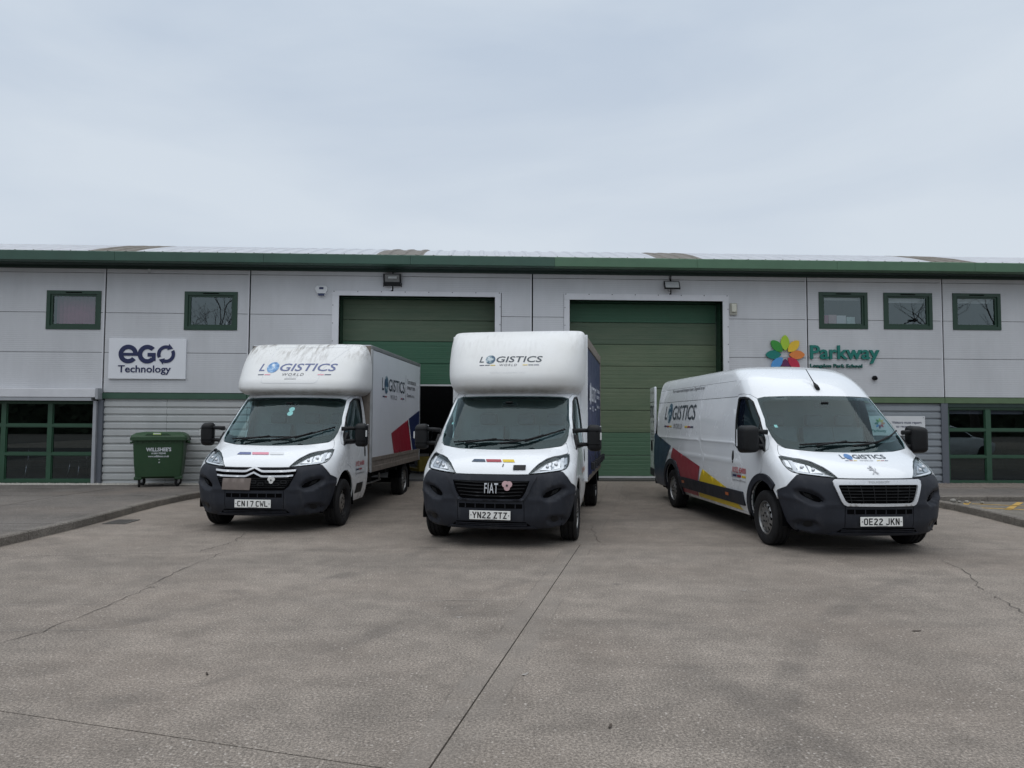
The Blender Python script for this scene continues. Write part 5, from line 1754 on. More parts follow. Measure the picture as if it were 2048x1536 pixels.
MT['steel'] = paint('rusty_steel_wheel', (.20, .185, .17), .5, .2, 9, metal=.5, dirt=.5, dcol=(.10, .06, .035))
MT['lampbowl'] = paint('lamp_bowl_grey', (.30, .31, .32), .25, .7, 45, metal=.8)
MT['rail_grey'] = paint('grey_roof_rail', (.17, .18, .18), .5, .1, 5, dirt=.2)
MT['drl'] = paint('light_blade_white', (.72, .74, .77), .25, .02)

def box_chassis(van, wb, x_end, halfw, floor_z, cap):
    fr = MB().box((-1.2, -.42, .45), (x_end + .05, -.32, .62)).build('chassis_rail', 'chassis', van)
    MB().box((-1.2, .32, .45), (x_end + .05, .42, .62)).build('chassis_rail', 'chassis', van)
    for k in range(5):
        x = -1.6 - k * (abs(x_end) - 1.9) / 4
        MB().box((x - .03, -halfw + .05, floor_z - .08), (x + .03, halfw - .05, floor_z - .005)).build('cross_member', 'chassis', van)
    MB().tube([(-wb, -.85, .35), (-wb, .85, .35)], .05, 10).build('rear_axle', 'chassis', van, True)
    MB().box((-1.9, .45, .34), (-2.6, .72, .60), .03).build('fuel_tank', 'chassis', van)
    MB().tube([(-1.35, .74, .46), (-1.5, .80, .46), (-2.9, .80, .46)], .018, 6).build('side_guard', 'alu', van, True)
    for k in (-1.5, -2.8):
        MB().tube([(k, .80, .46), (k, .80, floor_z)], .016, 6).build('guard_post', 'alu', van, True)
    for s in (1, -1):
        pts = [(-wb + .43 * math.cos(t), .37 + .43 * math.sin(t)) for t in np.linspace(.15, math.pi - .15, 14)]
        n = len(pts)
        vs = [(x, s * .76, z) for x, z in pts] + [(x, s * 1.03, z) for x, z in pts]
        MB().add(vs, [(i, i + 1, n + i + 1, n + i) for i in range(n - 1)]).build('mudguard', 'void', van, True, fix=False)
        MB().box((-wb - .50, s * .78, .16), (-wb - .485, s * 1.0, .62)).build('mud_flap', 'black_plastic', van)

def pod(van, rows, mat, xb, N, name='roof_fairing'):
    rows = [(i * .12, z, xf, w, max(xf - xb, .03)) for i, (z, xf, w) in enumerate(rows)]
    S = Surf(rows, N, .75)
    v1 = S.V[-1] - 1e-4
    o = patch(name, S, [(-S.L, 0), (S.L, 0), (S.L, v1), (-S.L, v1)], step=.045, off=0, rim=0, mat=mat, parent=van)
    return S, o

# ------------------------------------------------------------------ left truck: white box body
A_, P_ = 'box_truck', None
vL = van_empty('box_truck', 'white box van with grimy roof fairing and registration CN17 CWL', -3.5387, 11.0888, -.0758)
SL = Surf(CAB_ROWS)
cL = cab(vL, SL, 'L', 'white', -1.215)
Ff, Sf, fullf, bpL = cL['F'], cL['S'], cL['full'], cL['bumper']
wheel(vL, 0, 1, .35, 'rust'); wheel(vL, 0, -1, .35, 'rust'); wheel(vL, -4.08, 1, .35, 'cap', .90); wheel(vL, -4.08, -1, .35, 'cap', .90)
# double chevron trim, grille
def chevron(z, dz, off, y1, rise):
    dz *= .72
    up = [(0, z + rise), (.105, z + .004), (.14, z), (.30, z + .001), (.45, z + .004), (y1, z + .012)]
    lo = [(y, zz - dz) for y, zz in reversed(up)]
    lo[0] = (up[-1][0] - .005, up[-1][1] - dz * .9)
    h = [Ff(*p) for p in up] + [Ff(*p) for p in lo]
    patch('chevron_trim', SL, fullf(h), step=.035, off=off, rim=.022, mat='chrome', parent=bpL)
chevron(.874, .036, .030, .575, .048)
chevron(.808, .034, .030, .545, .050)
patch('grille_backing', SL, fullf([Ff(*p) for p in [(0, .905), (.30, .905), (.56, .91), (.585, .87), (.555, .79), (.49, .66), (.43, .608), (0, .603)]]), step=.05, off=.006, rim=.0, mat='void', parent=bpL)
for z in (.640, .665, .690, .715, .740, .765):
    hw = .43 + (z - .62) * .7
    patch('grille_bar', SL, fullf([Ff(*p) for p in [(0, z), (.2, z), (hw, z + .002), (hw, z + .010), (.2, z + .008), (0, z + .008)]]), step=.06, off=.014, rim=.008, mat='black_plastic', parent=bpL)
for k in range(9):
    y = -.42 + k * .105
    z = .690 if k % 2 else .722
    patch('grille_hex', SL, [Ff(y + a, z + b) for a, b in ((-.05, 0), (-.03, .022), (.03, .022), (.05, 0), (.03, -.022), (-.03, -.022))], [[Ff(y + a, z + b) for a, b in ((-.036, 0), (-.022, .012), (.022, .012), (.036, 0), (.022, -.012), (-.022, -.012))]], step=.05, off=.020, rim=.010, mat='black_plastic', parent=bpL)
patch('grille_card', SL, [Ff(*p) for p in [(-.455, .612), (-.045, .610), (-.030, .770), (-.445, .768)]], step=.06, off=.026, rim=.006, mat='cardboard', parent=bpL)
def poppy(S, F, parent, y, z, r, mat):
    for dx, dz, rr, oo in ((-.35, .25, .72, .034), (.38, .22, .70, .037), (.02, -.45, .62, .040)):
        patch('poppy_petal', S, [F(y + r * (dx + rr * math.cos(a)), z + r * (dz + rr * .9 * math.sin(a))) for a in np.linspace(0, 2 * math.pi, 15)[:-1]], step=.03, off=oo, rim=.003, mat=mat, parent=parent)
    patch('poppy_centre', S, [F(y + r * .22 * math.cos(a), z + r * .22 * math.sin(a)) for a in np.linspace(0, 2 * math.pi, 11)[:-1]], step=.03, off=.045, rim=.003, mat='ink', parent=parent)
poppy(SL, Ff, bpL, .258, .747, .048, 'poppy_white')
number_plate(vL, 'CN17 CWL', .953, .4208)
# bonnet stripes
def bonnet_stripe(S, F, van, y0, y1, z0, z1, mat, sl=.022):
    patch('stripe', S, [F(y0, z0), F(y1, z0), F(y1 - sl * .0, z1) if False else F(y1 - sl, z1), F(y0 + sl if y0 < -.2 else y0 - sl, z1)], step=.05, off=.020, rim=0, mat=mat, parent=van)
bonnet_stripe(SL, Ff, vL, -.374, -.160, 1.076, 1.106, 'navy_faded')
bonnet_stripe(SL, Ff, vL, -.140, .105, 1.076, 1.106, 'pink')
bonnet_stripe(SL, Ff, vL, .125, .320, 1.076, 1.106, 'palegrey')
# paper disc behind the screen
for z in (1.765, 1.70):
    patch('tax_disc', SL, [Ff(.075 + .045 * math.cos(a), z + .036 * math.sin(a)) for a in np.linspace(0, 2 * math.pi, 17)[:-1]], step=.05, off=-.014, rim=0, mat='paper', parent=vL)
lay_text('lettering', '01922 454000', (0, 0, 1, 1), lambda P, off: SL(np.array([Sf(-.52 - .48 * a, .855 + .075 * b) for a, b in P]), off), .004, 'red_text', vL, .012)
lay_text('lettering', 'logisticsworldltd.co.uk', (0, 0, 1, 1), lambda P, off: SL(np.array([Sf(-.52 - .48 * a, .715 + .042 * b) for a, b in P]), off), .004, 'grey_ink', vL)
for k, m in enumerate(('navy', 'red')):
    patch('stripe', SL, [Sf(-.54 - .17 * k, .79), Sf(-.69 - .17 * k, .79), Sf(-.69 - .17 * k, .815), Sf(-.54 - .17 * k, .815)], step=.1, off=.004, rim=0, mat=m, parent=vL)
patch('step_well', SL, [Sf(-.58, .42), Sf(-.95, .42), Sf(-.98, .58), Sf(-.62, .58)], step=.1, off=.003, rim=0, mat='black_plastic', parent=vL)
# fairing over the cab
PODL = [(2.03, -1.10, .55), (2.005, -.90, .80), (1.992, -.62, .88), (2.0, -.45, .94), (2.035, -.36, 1.0), (2.09, -.325, 1.045), (2.18, -.345, 1.06), (2.30, -.43, 1.062), (2.45, -.555, 1.06), (2.60, -.70, 1.047), (2.72, -.84, 1.022), (2.80, -.95, .985), (2.85, -1.06, .945), (2.872, -1.15, .89), (2.88, -1.2, .60), (2.88, -1.21, .1)]
SP, podL = pod(vL, PODL, 'pod_dirty', -1.26, 3.8)
PF = lambda y, z: (math.copysign(float(np.interp(min(abs(y) / np.interp(vv_(SP, z), SP.V, SP.W), .999), SP.q, SP.u)), y), vv_(SP, z))
def vv_(S, z):
    """level on the outer (front) run of a fairing"""
    i = int(np.argmin(S.Z))
    return float(np.interp(z, S.Z[i:], S.V[i:]))
logo(podL, SP, PF, -.60, 2.375, 1.25, .125, 'navy_faded', 'globe_blue', 'grey_ink', ['navy', 'pink', None], .25, .004)
hatch = [PF(-.46, 2.17), PF(.37, 2.17), PF(.42, 2.20), PF(.46, 2.42), PF(.66, 2.66), PF(.78, 2.80), PF(-.45, 2.80), PF(-.50, 2.55), PF(-.50, 2.20)]
patch('moulding_line', SP, hatch, [inset(hatch, .008)], step=.06, off=.0025, rim=.002, mat=MT['palegrey'], parent=podL)
lay_text('maker_emboss', 'LGW', (0, 0, 1, 1), lambda P, off: SP(np.array([PF(-.10 + .19 * a, 2.262 + .028 * b) for a, b in P]), off), .003, 'palegrey', podL)
patch('badge_line', SP, [PF(-.12, 2.236), PF(.07, 2.236), PF(.07, 2.244), PF(-.12, 2.244)], step=.1, off=.003, rim=0, mat='grey_ink', parent=podL)
# box body
BW = 1.06
XF, XR, Z0, Z1 = -1.27, -5.32, .70, 2.875
MB().box((XF, -BW + .02, .69), (XR, BW - .02, .78)).build('floor', 'chassis', vL)
for s in (1, -1):
    MB().box((XF - .05, s * (BW - .03), .955), (XR + .05, s * (BW - .004), 2.79)).build('side_panel', 'frp', vL)
    MB().box((XF - .01, s * (BW - .05), .705), (XR + .01, s * BW, .80), .006).box((XF - .01, s * (BW - .05), .80), (XR + .01, s * (BW - .008), .885)).box((XF - .01, s * (BW - .05), .885), (XR + .01, s * BW, .955), .006).build('bottom_rail', 'rail_dirty', vL)
    MB().box((XF, s * (BW - .07), 2.79), (XR, s * (BW + .002), 2.872), .018).build('top_rail', MT['rail_grey'], vL)
    MB().box((XF, s * (BW - .05), .705), (XF - .06, s * (BW + .003), 2.80), .006).build('front_post', 'alu', vL)
    MB().box((XR, s * (BW - .05), .705), (XR + .06, s * (BW + .004), 2.86), .006).build('rear_post', 'alu', vL)
MB().box((XF + .005, -BW + .03, .72), (XF - .03, BW - .03, 2.86)).build('front_bulkhead', 'rail_dirty', vL)
MB().box((XF + .004, BW - .10, .72), (XF + .0, BW - .03, 2.05)).build('bulkhead_edge', 'alu', vL) if False else None
MB().box((XF, -BW + .03, 2.84), (XR, BW - .03, 2.874)).build('roof_skin', 'frp', vL)
MB().box((XR + .03, -BW + .04, .72), (XR, BW - .04, 2.84)).build('rear_shutter', 'alu', vL)
for s in (1, -1):
    MB().lathe([(0, 0), (.03, 0), (.03, .012), (0, .016)], 12, 'x', (XR - .0, s * .9, 2.2)).build('rear_lamp', 'orange', vL)
mpL = lambda P, off: np.stack([P[:, 0], np.full(len(P), BW - .004) + off, P[:, 1]], 1)
logo(vL, mpL, lambda a, b: (a, b), -1.96, 2.135, 1.80, .225, 'slate_ink', 'globe', 'grey_ink', ['navy', 'red', None], 0, .004, -1)
lay_poly('divider_line', rect(-3.875, 1.98, -3.86, 2.52), mpL, .004, 'grey_ink', vL)
for z, s_ in ((2.345, 'Your outsourced'), (2.205, 'transport team.'), (2.045, 'Depend on us.')):
    lay_text('lettering', s_, (-4.0, z, -4.0 - (.86 if 'out' in s_ else .78 if 'trans' in s_ else .72), z + .105), mpL, .004, 'grey_ink', vL, .01)
lay_poly('livery_block', [(-2.675, 1.345), (-4.09, 1.60), (-4.47, .96), (-2.90, .958)], mpL, .004, 'red', vL)
lay_poly('livery_block', [(-4.17, 1.622), (-5.26, 1.81), (-5.26, .958), (-4.58, .958)], mpL, .0045, 'navy', vL)
lay_poly('livery_edge', [(-4.105, 1.603), (-4.155, 1.616), (-4.565, .958), (-4.49, .958)], mpL, .005, 'palegrey', vL)
box_chassis(vL, 4.08, XR, BW, .70, 'cap')

# ------------------------------------------------------------------ middle truck: curtain sider
vC = van_empty('curtain_side_truck', 'white cabbed curtain sided van with blue curtain and registration YN22 ZTZ', -.0990, 9.9607, -.1781)
SCb = Surf(CAB_ROWS)
cC = cab(vC, SCb, 'C', 'white', -1.215)
Ff, Sf, fullf, bpC = cC['F'], cC['S'], cC['full'], cC['bumper']
for x, s, t in ((0, 1, .905), (0, -1, .905), (-4.02, 1, .90), (-4.02, -1, .90)):
    wheel(vC, x, s, .35, 'cap', t)
outer_g = [(0, .900), (.30, .900), (.565, .908), (.575, .895), (.52, .80), (.475, .692), (.43, .625), (.385, .600), (0, .596)]
inner_g = [(0, .838), (.25, .838), (.485, .842), (.47, .79), (.435, .70), (.40, .645), (.36, .622), (0, .620)]
patch('grille_frame', SCb, fullf([Ff(*p) for p in outer_g]), [fullf([Ff(*p) for p in inner_g])], step=.04, off=.024, rim=.03, mat='plastic', parent=bpC)
patch('grille_backing', SCb, fullf([Ff(*p) for p in outer_g]), step=.05, off=.004, rim=0, mat='void', parent=bpC)
for k, z in enumerate((.655, .697, .739, .781, .820)):
    hw = .365 + (z - .62) * .52
    patch('grille_bar', SCb, fullf([Ff(*p) for p in [(0, z - .004), (.2, z - .003), (hw * .9, z + .008), (hw, z + .008), (hw, z + .018), (hw * .9, z + .018), (.2, z + .011), (0, z + .010)]]), step=.05, off=.016, rim=.010, mat='black_plastic', parent=bpC)
v, f = text2d('FIAT', .004, 1.15)
lo, hi = v.min(0), v.max(0)
q = (v - lo) / (hi - lo)
q = np.array([Ff(-.068 + .170 * a, .692 + .118 * b) for a, b in q])
slab_mesh('badge_letters', q, f, SCb, .040, .016, 'chrome', bpC)
poppy(SCb, Ff, bpC, .214, .785, .060, 'poppy_pink')
number_plate(vC, 'YN22 ZTZ', .953, .4208)
bonnet_stripe(SCb, Ff, vC, -.290, -.105, 1.052, 1.082, 'bluedark')
bonnet_stripe(SCb, Ff, vC, -.090, .105, 1.052, 1.082, 'red')
bonnet_stripe(SCb, Ff, vC, .125, .272, 1.052, 1.082, 'yellow')
patch('bonnet_patch', SCb, [Ff(*p) for p in [(.270, .965), (.425, .968), (.418, 1.018), (.265, 1.016)]], step=.05, off=.024, rim=.008, mat='black_plastic', parent=vC)
patch('bonnet_mark', SCb, [Ff(*p) for p in [(.124, 1.0), (.136, .998), (.140, 1.028), (.128, 1.032)]], step=.05, off=.020, rim=.004, mat='ink', parent=vC)
lay_text('lettering', '01922 454000', (0, 0, 1, 1), lambda P, off: SCb(np.array([Sf(-.52 - .48 * a, .855 + .075 * b) for a, b in P]), off), .004, 'orange', vC, .012)
lay_text('lettering', 'logisticsworldltd.co.uk', (0, 0, 1, 1), lambda P, off: SCb(np.array([Sf(-.52 - .48 * a, .715 + .042 * b) for a, b in P]), off), .004, 'grey_ink', vC)
patch('screen_sticker', SCb, [Ff(*p) for p in [(-.80, 1.55), (-.775, 1.55), (-.775, 1.575), (-.80, 1.575)]], step=.05, off=-.016, rim=0, mat='paper', parent=vC)
PODC = [(2.02, -1.10, .55), (1.995, -.90, .78), (1.980, -.64, .84), (1.990, -.47, .89), (2.03, -.36, .94), (2.10, -.295, .985), (2.20, -.28, 1.015), (2.33, -.325, 1.030), (2.50, -.44, 1.040), (2.66, -.57, 1.040), (2.80, -.72, 1.032), (2.90, -.88, 1.015), (2.945, -1.0, .985), (2.962, -1.10, .93), (2.966, -1.17, .5), (2.966, -1.18, .1)]
SPC, podC = pod(vC, PODC, 'pod', -1.22, 3.3)
PFC = lambda y, z: (math.copysign(float(np.interp(min(abs(y) / np.interp(vv_(SPC, z), SPC.V, SPC.W), .999), SPC.q, SPC.u)), y), vv_(SPC, z))
logo(podC, SPC, PFC, -.455, 2.432, .905, .088, 'slate_ink', 'globe', 'grey_ink', ['navy', 'slate_ink', 'yellow'], .22, .004)
lay_text('maker_emboss', 'alloy bodies ltd', (0, 0, 1, 1), lambda P, off: SPC(np.array([PFC(-.27 + .50 * a, 2.262 + .030 * b) for a, b in P]), off), .0025, 'palegrey', podC)
BWC = 1.045
XF, XR, Z1 = -1.20, -4.72, 2.90
MT['curtain'] = paint('blue_curtain_pvc', (.030, .040, .098), .42, .10, 4, bump=.1, bs=40, dirt=.1, dcol=(.10, .10, .12))
MT['strap'] = paint('black_strap', (.015, .016, .02), .7, .1)
MB().box((XF, -BWC + .03, .66), (XR, BWC - .03, .75)).build('floor', 'chassis', vC)
def curtain(s):
    n = 70
    zs = [.74, .90, 1.05, 1.4, 2.0, 2.4, 2.73]
    vs, fs = [], []
    for k in range(n + 1):
        x = XF - .05 + (XR + .05 - XF + .05) * k / n
        for z in zs:
            amp = np.interp(z, [.74, 1.05, 2.0, 2.73], [.022, .018, .008, .003])
            vs.append((x, s * (BWC - .012 + amp * (math.sin(k * 1.1) + .5 * math.sin(k * .43 + z))), z))
    m = len(zs)
    for k in range(n):
        for j in range(m - 1):
            fs.append((k * m + j, (k + 1) * m + j, (k + 1) * m + j + 1, k * m + j + 1))
    return mesh_obj('curtain', vs, fs, 'curtain', vC, True)
for s in (1, -1):
    cu = curtain(s)
    MB().box((XF + .01, s * (BWC - .06), 2.735), (XR, s * (BWC + .006), 2.885), .012).build('top_rail', MT['railgreen'] if 'railgreen' in MT else 'rail_dirty', vC)
    MB().box((XF + .012, s * (BWC - .10), .68), (XF - .045, s * (BWC + .008), 2.905), .008).build('front_post', 'white', vC)
    MB().box((XR, s * (BWC - .10), .68), (XR + .05, s * (BWC + .008), 2.89), .008).build('rear_post', 'rail_dirty', vC)
    MB().box((XF, s * (BWC - .05), .665), (XR, s * (BWC + .002), .735)).build('side_rave', 'rail_dirty', vC)
    for k in range(8):
        x = XF - .30 - k * .43
        st = MB().add([(x - .05, s * (BWC + .020), 1.06), (x + .05, s * (BWC + .020), 1.06), (x + .05, s * (BWC + .075), .86), (x - .05, s * (BWC + .075), .86), (x + .03, s * (BWC + .012), .67), (x - .03, s * (BWC + .012), .67)], [(0, 1, 2, 3), (3, 2, 4, 5)]).build('strap', 'strap', vC, fix=False)
        MB().box((x - .05, s * (BWC + .040), .84), (x + .05, s * (BWC + .095), .95), .006).build('buckle', 'strap', st)
MB().box((XF + .006, -BWC + .09, .70), (XF - .03, BWC - .09, 2.89)).build('front_bulkhead', 'white', vC)
MB().box((XF, -BWC + .04, 2.87), (XR, BWC - .04, 2.897)).build('roof_skin', 'frp', vC)
MB().box((XR + .03, -BWC + .1, .70), (XR, BWC - .1, 2.87)).build('rear_door', 'alu', vC)
mpC = lambda P, off: np.stack([P[:, 0], np.full(len(P), BWC + .022) + off, P[:, 1]], 1)
logo(vC, mpC, lambda a, b: (a, b), -1.42, 1.91, 1.62, .24, 'white_ink', 'white_ink', 'white_ink', ['white_ink', 'white_ink', None], 0, .0, -1)
for z, s_ in ((2.10, 'Your outsourced'), (1.97, 'transport team.'), (1.80, 'Depend on us.')):
    lay_text('lettering', s_, (-3.22, z, -4.05, z + .09), mpC, .0, 'white_ink', vC, .01)
box_chassis(vC, 4.02, XR, BWC, .66, 'cap')

# ------------------------------------------------------------------ right van: panel van
vR = van_empty('panel_van', 'long white panel van with red and yellow livery and registration OE22 JKN', 4.3040, 9.5489, .0738)
SR = Surf(VAN_ROWS)
cR = cab(vR, SR, 'R', 'white_clean', -1.105)
Ff, Sf, fullf, bpR = cR['F'], cR['S'], cR['full'], cR['bumper']
for x, s in ((0, 1), (0, -1), (-4.035, 1), (-4.035, -1)):
    wheel(vR, x, s, .35, 'cap')
go = [(0, .900), (.30, .900), (.515, .902), (.540, .885), (.535, .84), (.50, .745), (.465, .655), (.44, .618), (.405, .602), (0, .597)]
gi = [(0, .845), (.30, .845), (.478, .843), (.488, .828), (.46, .745), (.425, .665), (.40, .640), (.37, .632), (0, .630)]
patch('grille_frame', SR, fullf([Ff(*p) for p in go]), [fullf([Ff(*p) for p in gi])], step=.035, off=.026, rim=.03, mat='chrome', parent=bpR)
patch('grille_backing', SR, fullf([Ff(*p) for p in gi]), step=.05, off=.004, rim=0, mat='void', parent=bpR)
for z in (.668, .704, .740, .776, .812):
    hw = .395 + (z - .63) * .40
    patch('grille_bar', SR, fullf([Ff(*p) for p in [(0, z - .005), (.2, z - .005), (hw, z - .004), (hw, z + .006), (.2, z + .005), (0, z + .005)]]), step=.06, off=.016, rim=.012, mat='black_plastic', parent=bpR)
for k in range(6):
    y = -.345 + k * .138
    patch('grille_post', SR, [Ff(y - .004, .636), Ff(y + .004, .636), Ff(y + .004 + y * .12, .842), Ff(y - .004 + y * .12, .842)], step=.08, off=.013, rim=.008, mat='black_plastic', parent=bpR)
lay_text('badge_letters', 'PEUGEOT', (0, 0, 1, 1), lambda P, off: SR(np.array([Ff(-.13 + .26 * a, .862 + .022 * b) for a, b in P]), off), .029, 'alu', bpR, .02)
number_plate(vR, 'OE22 JKN', .953, .4208)
logo(vR, SR, Ff, -.265, 1.128, .575, .043, 'slate_ink', 'globe_blue', 'grey_ink', ['navy', 'red', 'yellow'], 0, .020)
# rearing animal badge drawn in bright strokes
MT['badge_grey'] = paint('badge_metal', (.36, .37, .39), .3, .05, 9, metal=.6)
for st, w_ in (([(-.012, 1.040), (.004, 1.022), (.006, 1.0), (.020, .980), (.042, .962)], .014), ([(-.022, 1.036), (-.006, 1.042), (.008, 1.034)], .012), ([(-.056, 1.026), (-.030, 1.020), (.0, 1.018)], .008), ([(-.052, 1.002), (-.026, 1.004), (.0, 1.008)], .008), ([(.004, .994), (-.008, .976), (-.030, .962)], .010), ([(.014, .990), (.034, 1.006), (.036, 1.026)], .007)):
    vs, fs = stroke_poly(st, w_)
    lay_mesh('badge_stroke', np.array([Ff(*p) for p in vs]), fs, SR, .021, 'badge_grey', vR)
# roof aerial
b0 = SR(np.array([Ff(.0, 2.075)]), .0)[0]
MB().tube([(b0[0] + .05, .012, b0[2] - .03), (b0[0] + .01, .005, b0[2] + .015), (b0[0] - .05, -.005, b0[2] + .075)], [.026, .030, .009], 10).build('aerial_base', 'black_plastic', vR, True)
MB().tube([(b0[0] - .045, -.004, b0[2] + .07), (b0[0] - .22, -.03, b0[2] + .275)], [.008, .005], 6).build('aerial_mast', 'black_plastic', vR, True)
# cargo sides
XRV = -5.27
def side_relief(b):
    z = b[:, 2]
    o = .010 * np.exp(-((z - 1.285) / .016) ** 2) + .006 * np.clip((z - .96) / .04, 0, 1) * np.clip((1.06 - z) / .02, 0, 1)
    return o
xr_holes = {}
SR.relief = side_relief
extra = [1.255, 1.27, 1.285, 1.30, 1.315, .96, .98, 1.0, 1.03, 1.05, 1.06]
RA = [(-4.035 + .455 * math.cos(t), .36 + .455 * math.sin(t)) for t in np.linspace(-.3, math.pi + .3, 22)]
for s in (1, -1):
    ra = [Sf(x, max(z, .2), s) for x, z in RA]
    def pan(name, x0, x1, z0, z1, holes=()):
        return patch(name, SR, [Sf(x0, z0, s), Sf(x1, z0, s), Sf(x1, z1, s), Sf(x0, z1, s)], holes, step=.10, off=0, rim=.014, mat='white_clean', parent=vR, rows=extra)
    pan('side_panel', -1.112, -2.682, .335, 1.955)
    pan('side_panel', -2.690, XRV, .335, 1.955, [ra])
    pan('upper_side_panel', -1.112, -2.682, 1.963, 2.20)
    pan('upper_side_panel', -2.690, XRV, 1.963, 2.20)
    SR.relief = None
    patch('side_lining', SR, [Sf(-1.10, .30, s), Sf(XRV + .01, .30, s), Sf(XRV + .01, 2.3, s), Sf(-1.10, 2.3, s)], [ra], step=.3, off=-.03, rim=0, mat='void', parent=vR)
    patch('sill', SR, [Sf(-.55, .285, s), Sf(-3.58, .285, s), Sf(-3.58, .330, s), Sf(-.55, .330, s)], step=.2, off=-.012, rim=.03, mat='white_clean', parent=vR)
    patch('rub_strip', SR, [Sf(-.66, .425, s), Sf(-3.555, .425, s), Sf(-3.555, .612, s), Sf(-.68, .612, s)], step=.15, off=.026, rim=.026, mat='plastic', parent=vR)
    for x in (-1.20, -3.30):
        patch('side_marker', SR, [Sf(x, .515, s), Sf(x - .12, .515, s), Sf(x - .12, .555, s), Sf(x, .555, s)], step=.1, off=.031, rim=.006, mat='orange', parent=vR)
    ao = [(-4.035 + .54 * math.cos(t), .36 + .54 * math.sin(t)) for t in np.linspace(-.12, math.pi + .12, 22)]
    ai = [(-4.035 + .45 * math.cos(t), .36 + .45 * math.sin(t)) for t in np.linspace(-.12, math.pi + .12, 22)]
    patch('wheel_arch_trim', SR, [Sf(x, z, s) for x, z in ao] + [Sf(x, z, s) for x, z in reversed(ai)], step=.06, off=.030, rim=.035, mat='plastic', parent=vR)
    ao = [(.01 + .575 * math.cos(t), .36 + .56 * math.sin(t)) for t in np.linspace(.92, math.pi + .12, 22)]
    ai = [(.01 + .470 * math.cos(t), .36 + .470 * math.sin(t)) for t in np.linspace(.92, math.pi + .12, 22)]
    patch('wheel_arch_trim', SR, [Sf(x, z, s) for x, z in ao] + [Sf(x, z, s) for x, z in reversed(ai)], step=.05, off=.026, rim=.035, mat='plastic', parent=vR)
    pts = [(-4.035 + .47 * math.cos(t), .36 + .47 * math.sin(t)) for t in np.linspace(-.1, math.pi + .1, 18)]
    n = len(pts)
    MB().add([(x, s * 1.0, z) for x, z in pts] + [(x, s * .6, z) for x, z in pts], [(i, i + 1, n + i + 1, n + i) for i in range(n - 1)] + [tuple(range(n, 2 * n))]).build('arch_liner', 'void', vR, fix=False)
    SR.relief = side_relief
SR.relief = None
# roof: from above the gutter line over the top
vr = list(np.linspace(SR.vz(2.205), SR.V[-1] - .01, 24))
uE = lambda v: SR.L + float(np.interp(v, SR.V, SR.X) - np.interp(v, SR.V, SR.C)) - XRV
uB = lambda v: SR.L + float(np.interp(v, SR.V, SR.X) - np.interp(v, SR.V, SR.C)) + 1.112
ou = [(uE(v), v) for v in vr] + [(-uE(v), v) for v in reversed(vr)]
cut = [(uB(v) - .008, v) for v in np.linspace(SR.vz(2.0), SR.V[-1] - .005, 24)]
cabroof = cut + [(-u, v) for u, v in reversed(cut)]
patch('cargo_roof', SR, ou, [], step=.10, off=0, rim=.01, mat='white_clean', parent=vR)
# rear end
pts = [(float(np.interp(v, SR.V, SR.W)) - .012, float(np.interp(v, SR.V, SR.Z)) - .006) for v in np.linspace(.33, SR.V[-1] - .02, 26)]
poly = [(y, z) for y, z in pts] + [(-y, z) for y, z in reversed(pts)]
MB().add([(XRV + .004, y, z) for y, z in poly], [tuple(range(len(poly)))]).build('rear_frame', 'void', vR, fix=False)
MB().box((XRV + .02, -.98, .33), (XRV - .09, .98, .46), .02).build('rear_bumper', 'plastic', vR)
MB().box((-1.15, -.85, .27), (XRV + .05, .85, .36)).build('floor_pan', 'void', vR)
MB().tube([(-4.035, -.85, .33), (-4.035, .85, .33)], .05, 8).build('rear_axle', 'chassis', vR, True)
# near rear door swung open, standing in line behind the side
rd = MB().box((-.74, -.03, .46), (0, .02, 2.30), .02).build('rear_door', 'white_clean', vR)
rd.location = (XRV - .015, -.975, 0)
rd.rotation_euler = (0, 0, R(-8.5))
mpD = lambda P, off: np.stack([P[:, 0], np.full(len(P), -.03) - off, P[:, 1]], 1)
lay_text('lettering', 'STIC', (-.70, 1.66, -.10, 1.92), mpD, .004, 'slate_ink', rd, .01)
lay_text('lettering', 'port team. Depend o', (-.70, 2.155, -.02, 2.21), mpD, .004, 'grey_ink', rd)
lay_poly('stripe', rect(-.22, 1.57, -.06, 1.595), mpD, .004, 'slate_ink', rd)
lay_text('lettering', 'WORLD', (-.68, 1.56, -.34, 1.60), mpD, .004, 'grey_ink', rd)
for k in range(4):
    lay_poly('small_print', rect(-.62, 1.38 - k * .065, -.12, 1.40 - k * .065), mpD, .004, 'grey_ink', rd)
lay_poly('handle_recess', crom([(-.55, .98), (-.36, .98), (-.33, 1.08), (-.36, 1.18), (-.55, 1.18), (-.58, 1.08)], 3, True), mpD, .004, 'void', rd)
lay_poly('panel_groove', rect(-.72, 1.985, -.01, 1.995), mpD, .003, 'void', rd)
lay_poly('lower_trim', rect(-.72, .47, -.01, .62), mpD, .006, 'plastic', rd)
# livery on the visible side
side = -1
mpR = lambda P, off: SR(np.array([Sf(x, z, side) for x, z in P]), off)
SR.relief = side_relief
def clip_arch(poly, r=.545):
    return poly
lay_poly('livery_block', [(-5.255, 1.36), (-4.114, 1.133), (-4.37, .905), (-4.50, .74), (-4.58, .55), (-4.60, .345), (-5.255, .345)], mpR, .007, 'bluedark', vR, .08)
lay_poly('livery_block', [(-3.975, 1.105), (-2.482, .854), (-2.70, .345), (-3.50, .345), (-3.50, .55), (-3.60, .72), (-3.78, .87), (-4.10, .915)], mpR, .007, 'red', vR, .08)
lay_poly('livery_block', [(-2.345, .818), (-1.15, .585), (-2.56, .585)], mpR, .007, 'yellow', vR, .08)
lay_poly('livery_block', [(-2.62, .42), (-.95, .42), (-.80, .345), (-2.66, .345)], mpR, .007, 'yellow', vR, .08)
SR.relief = None
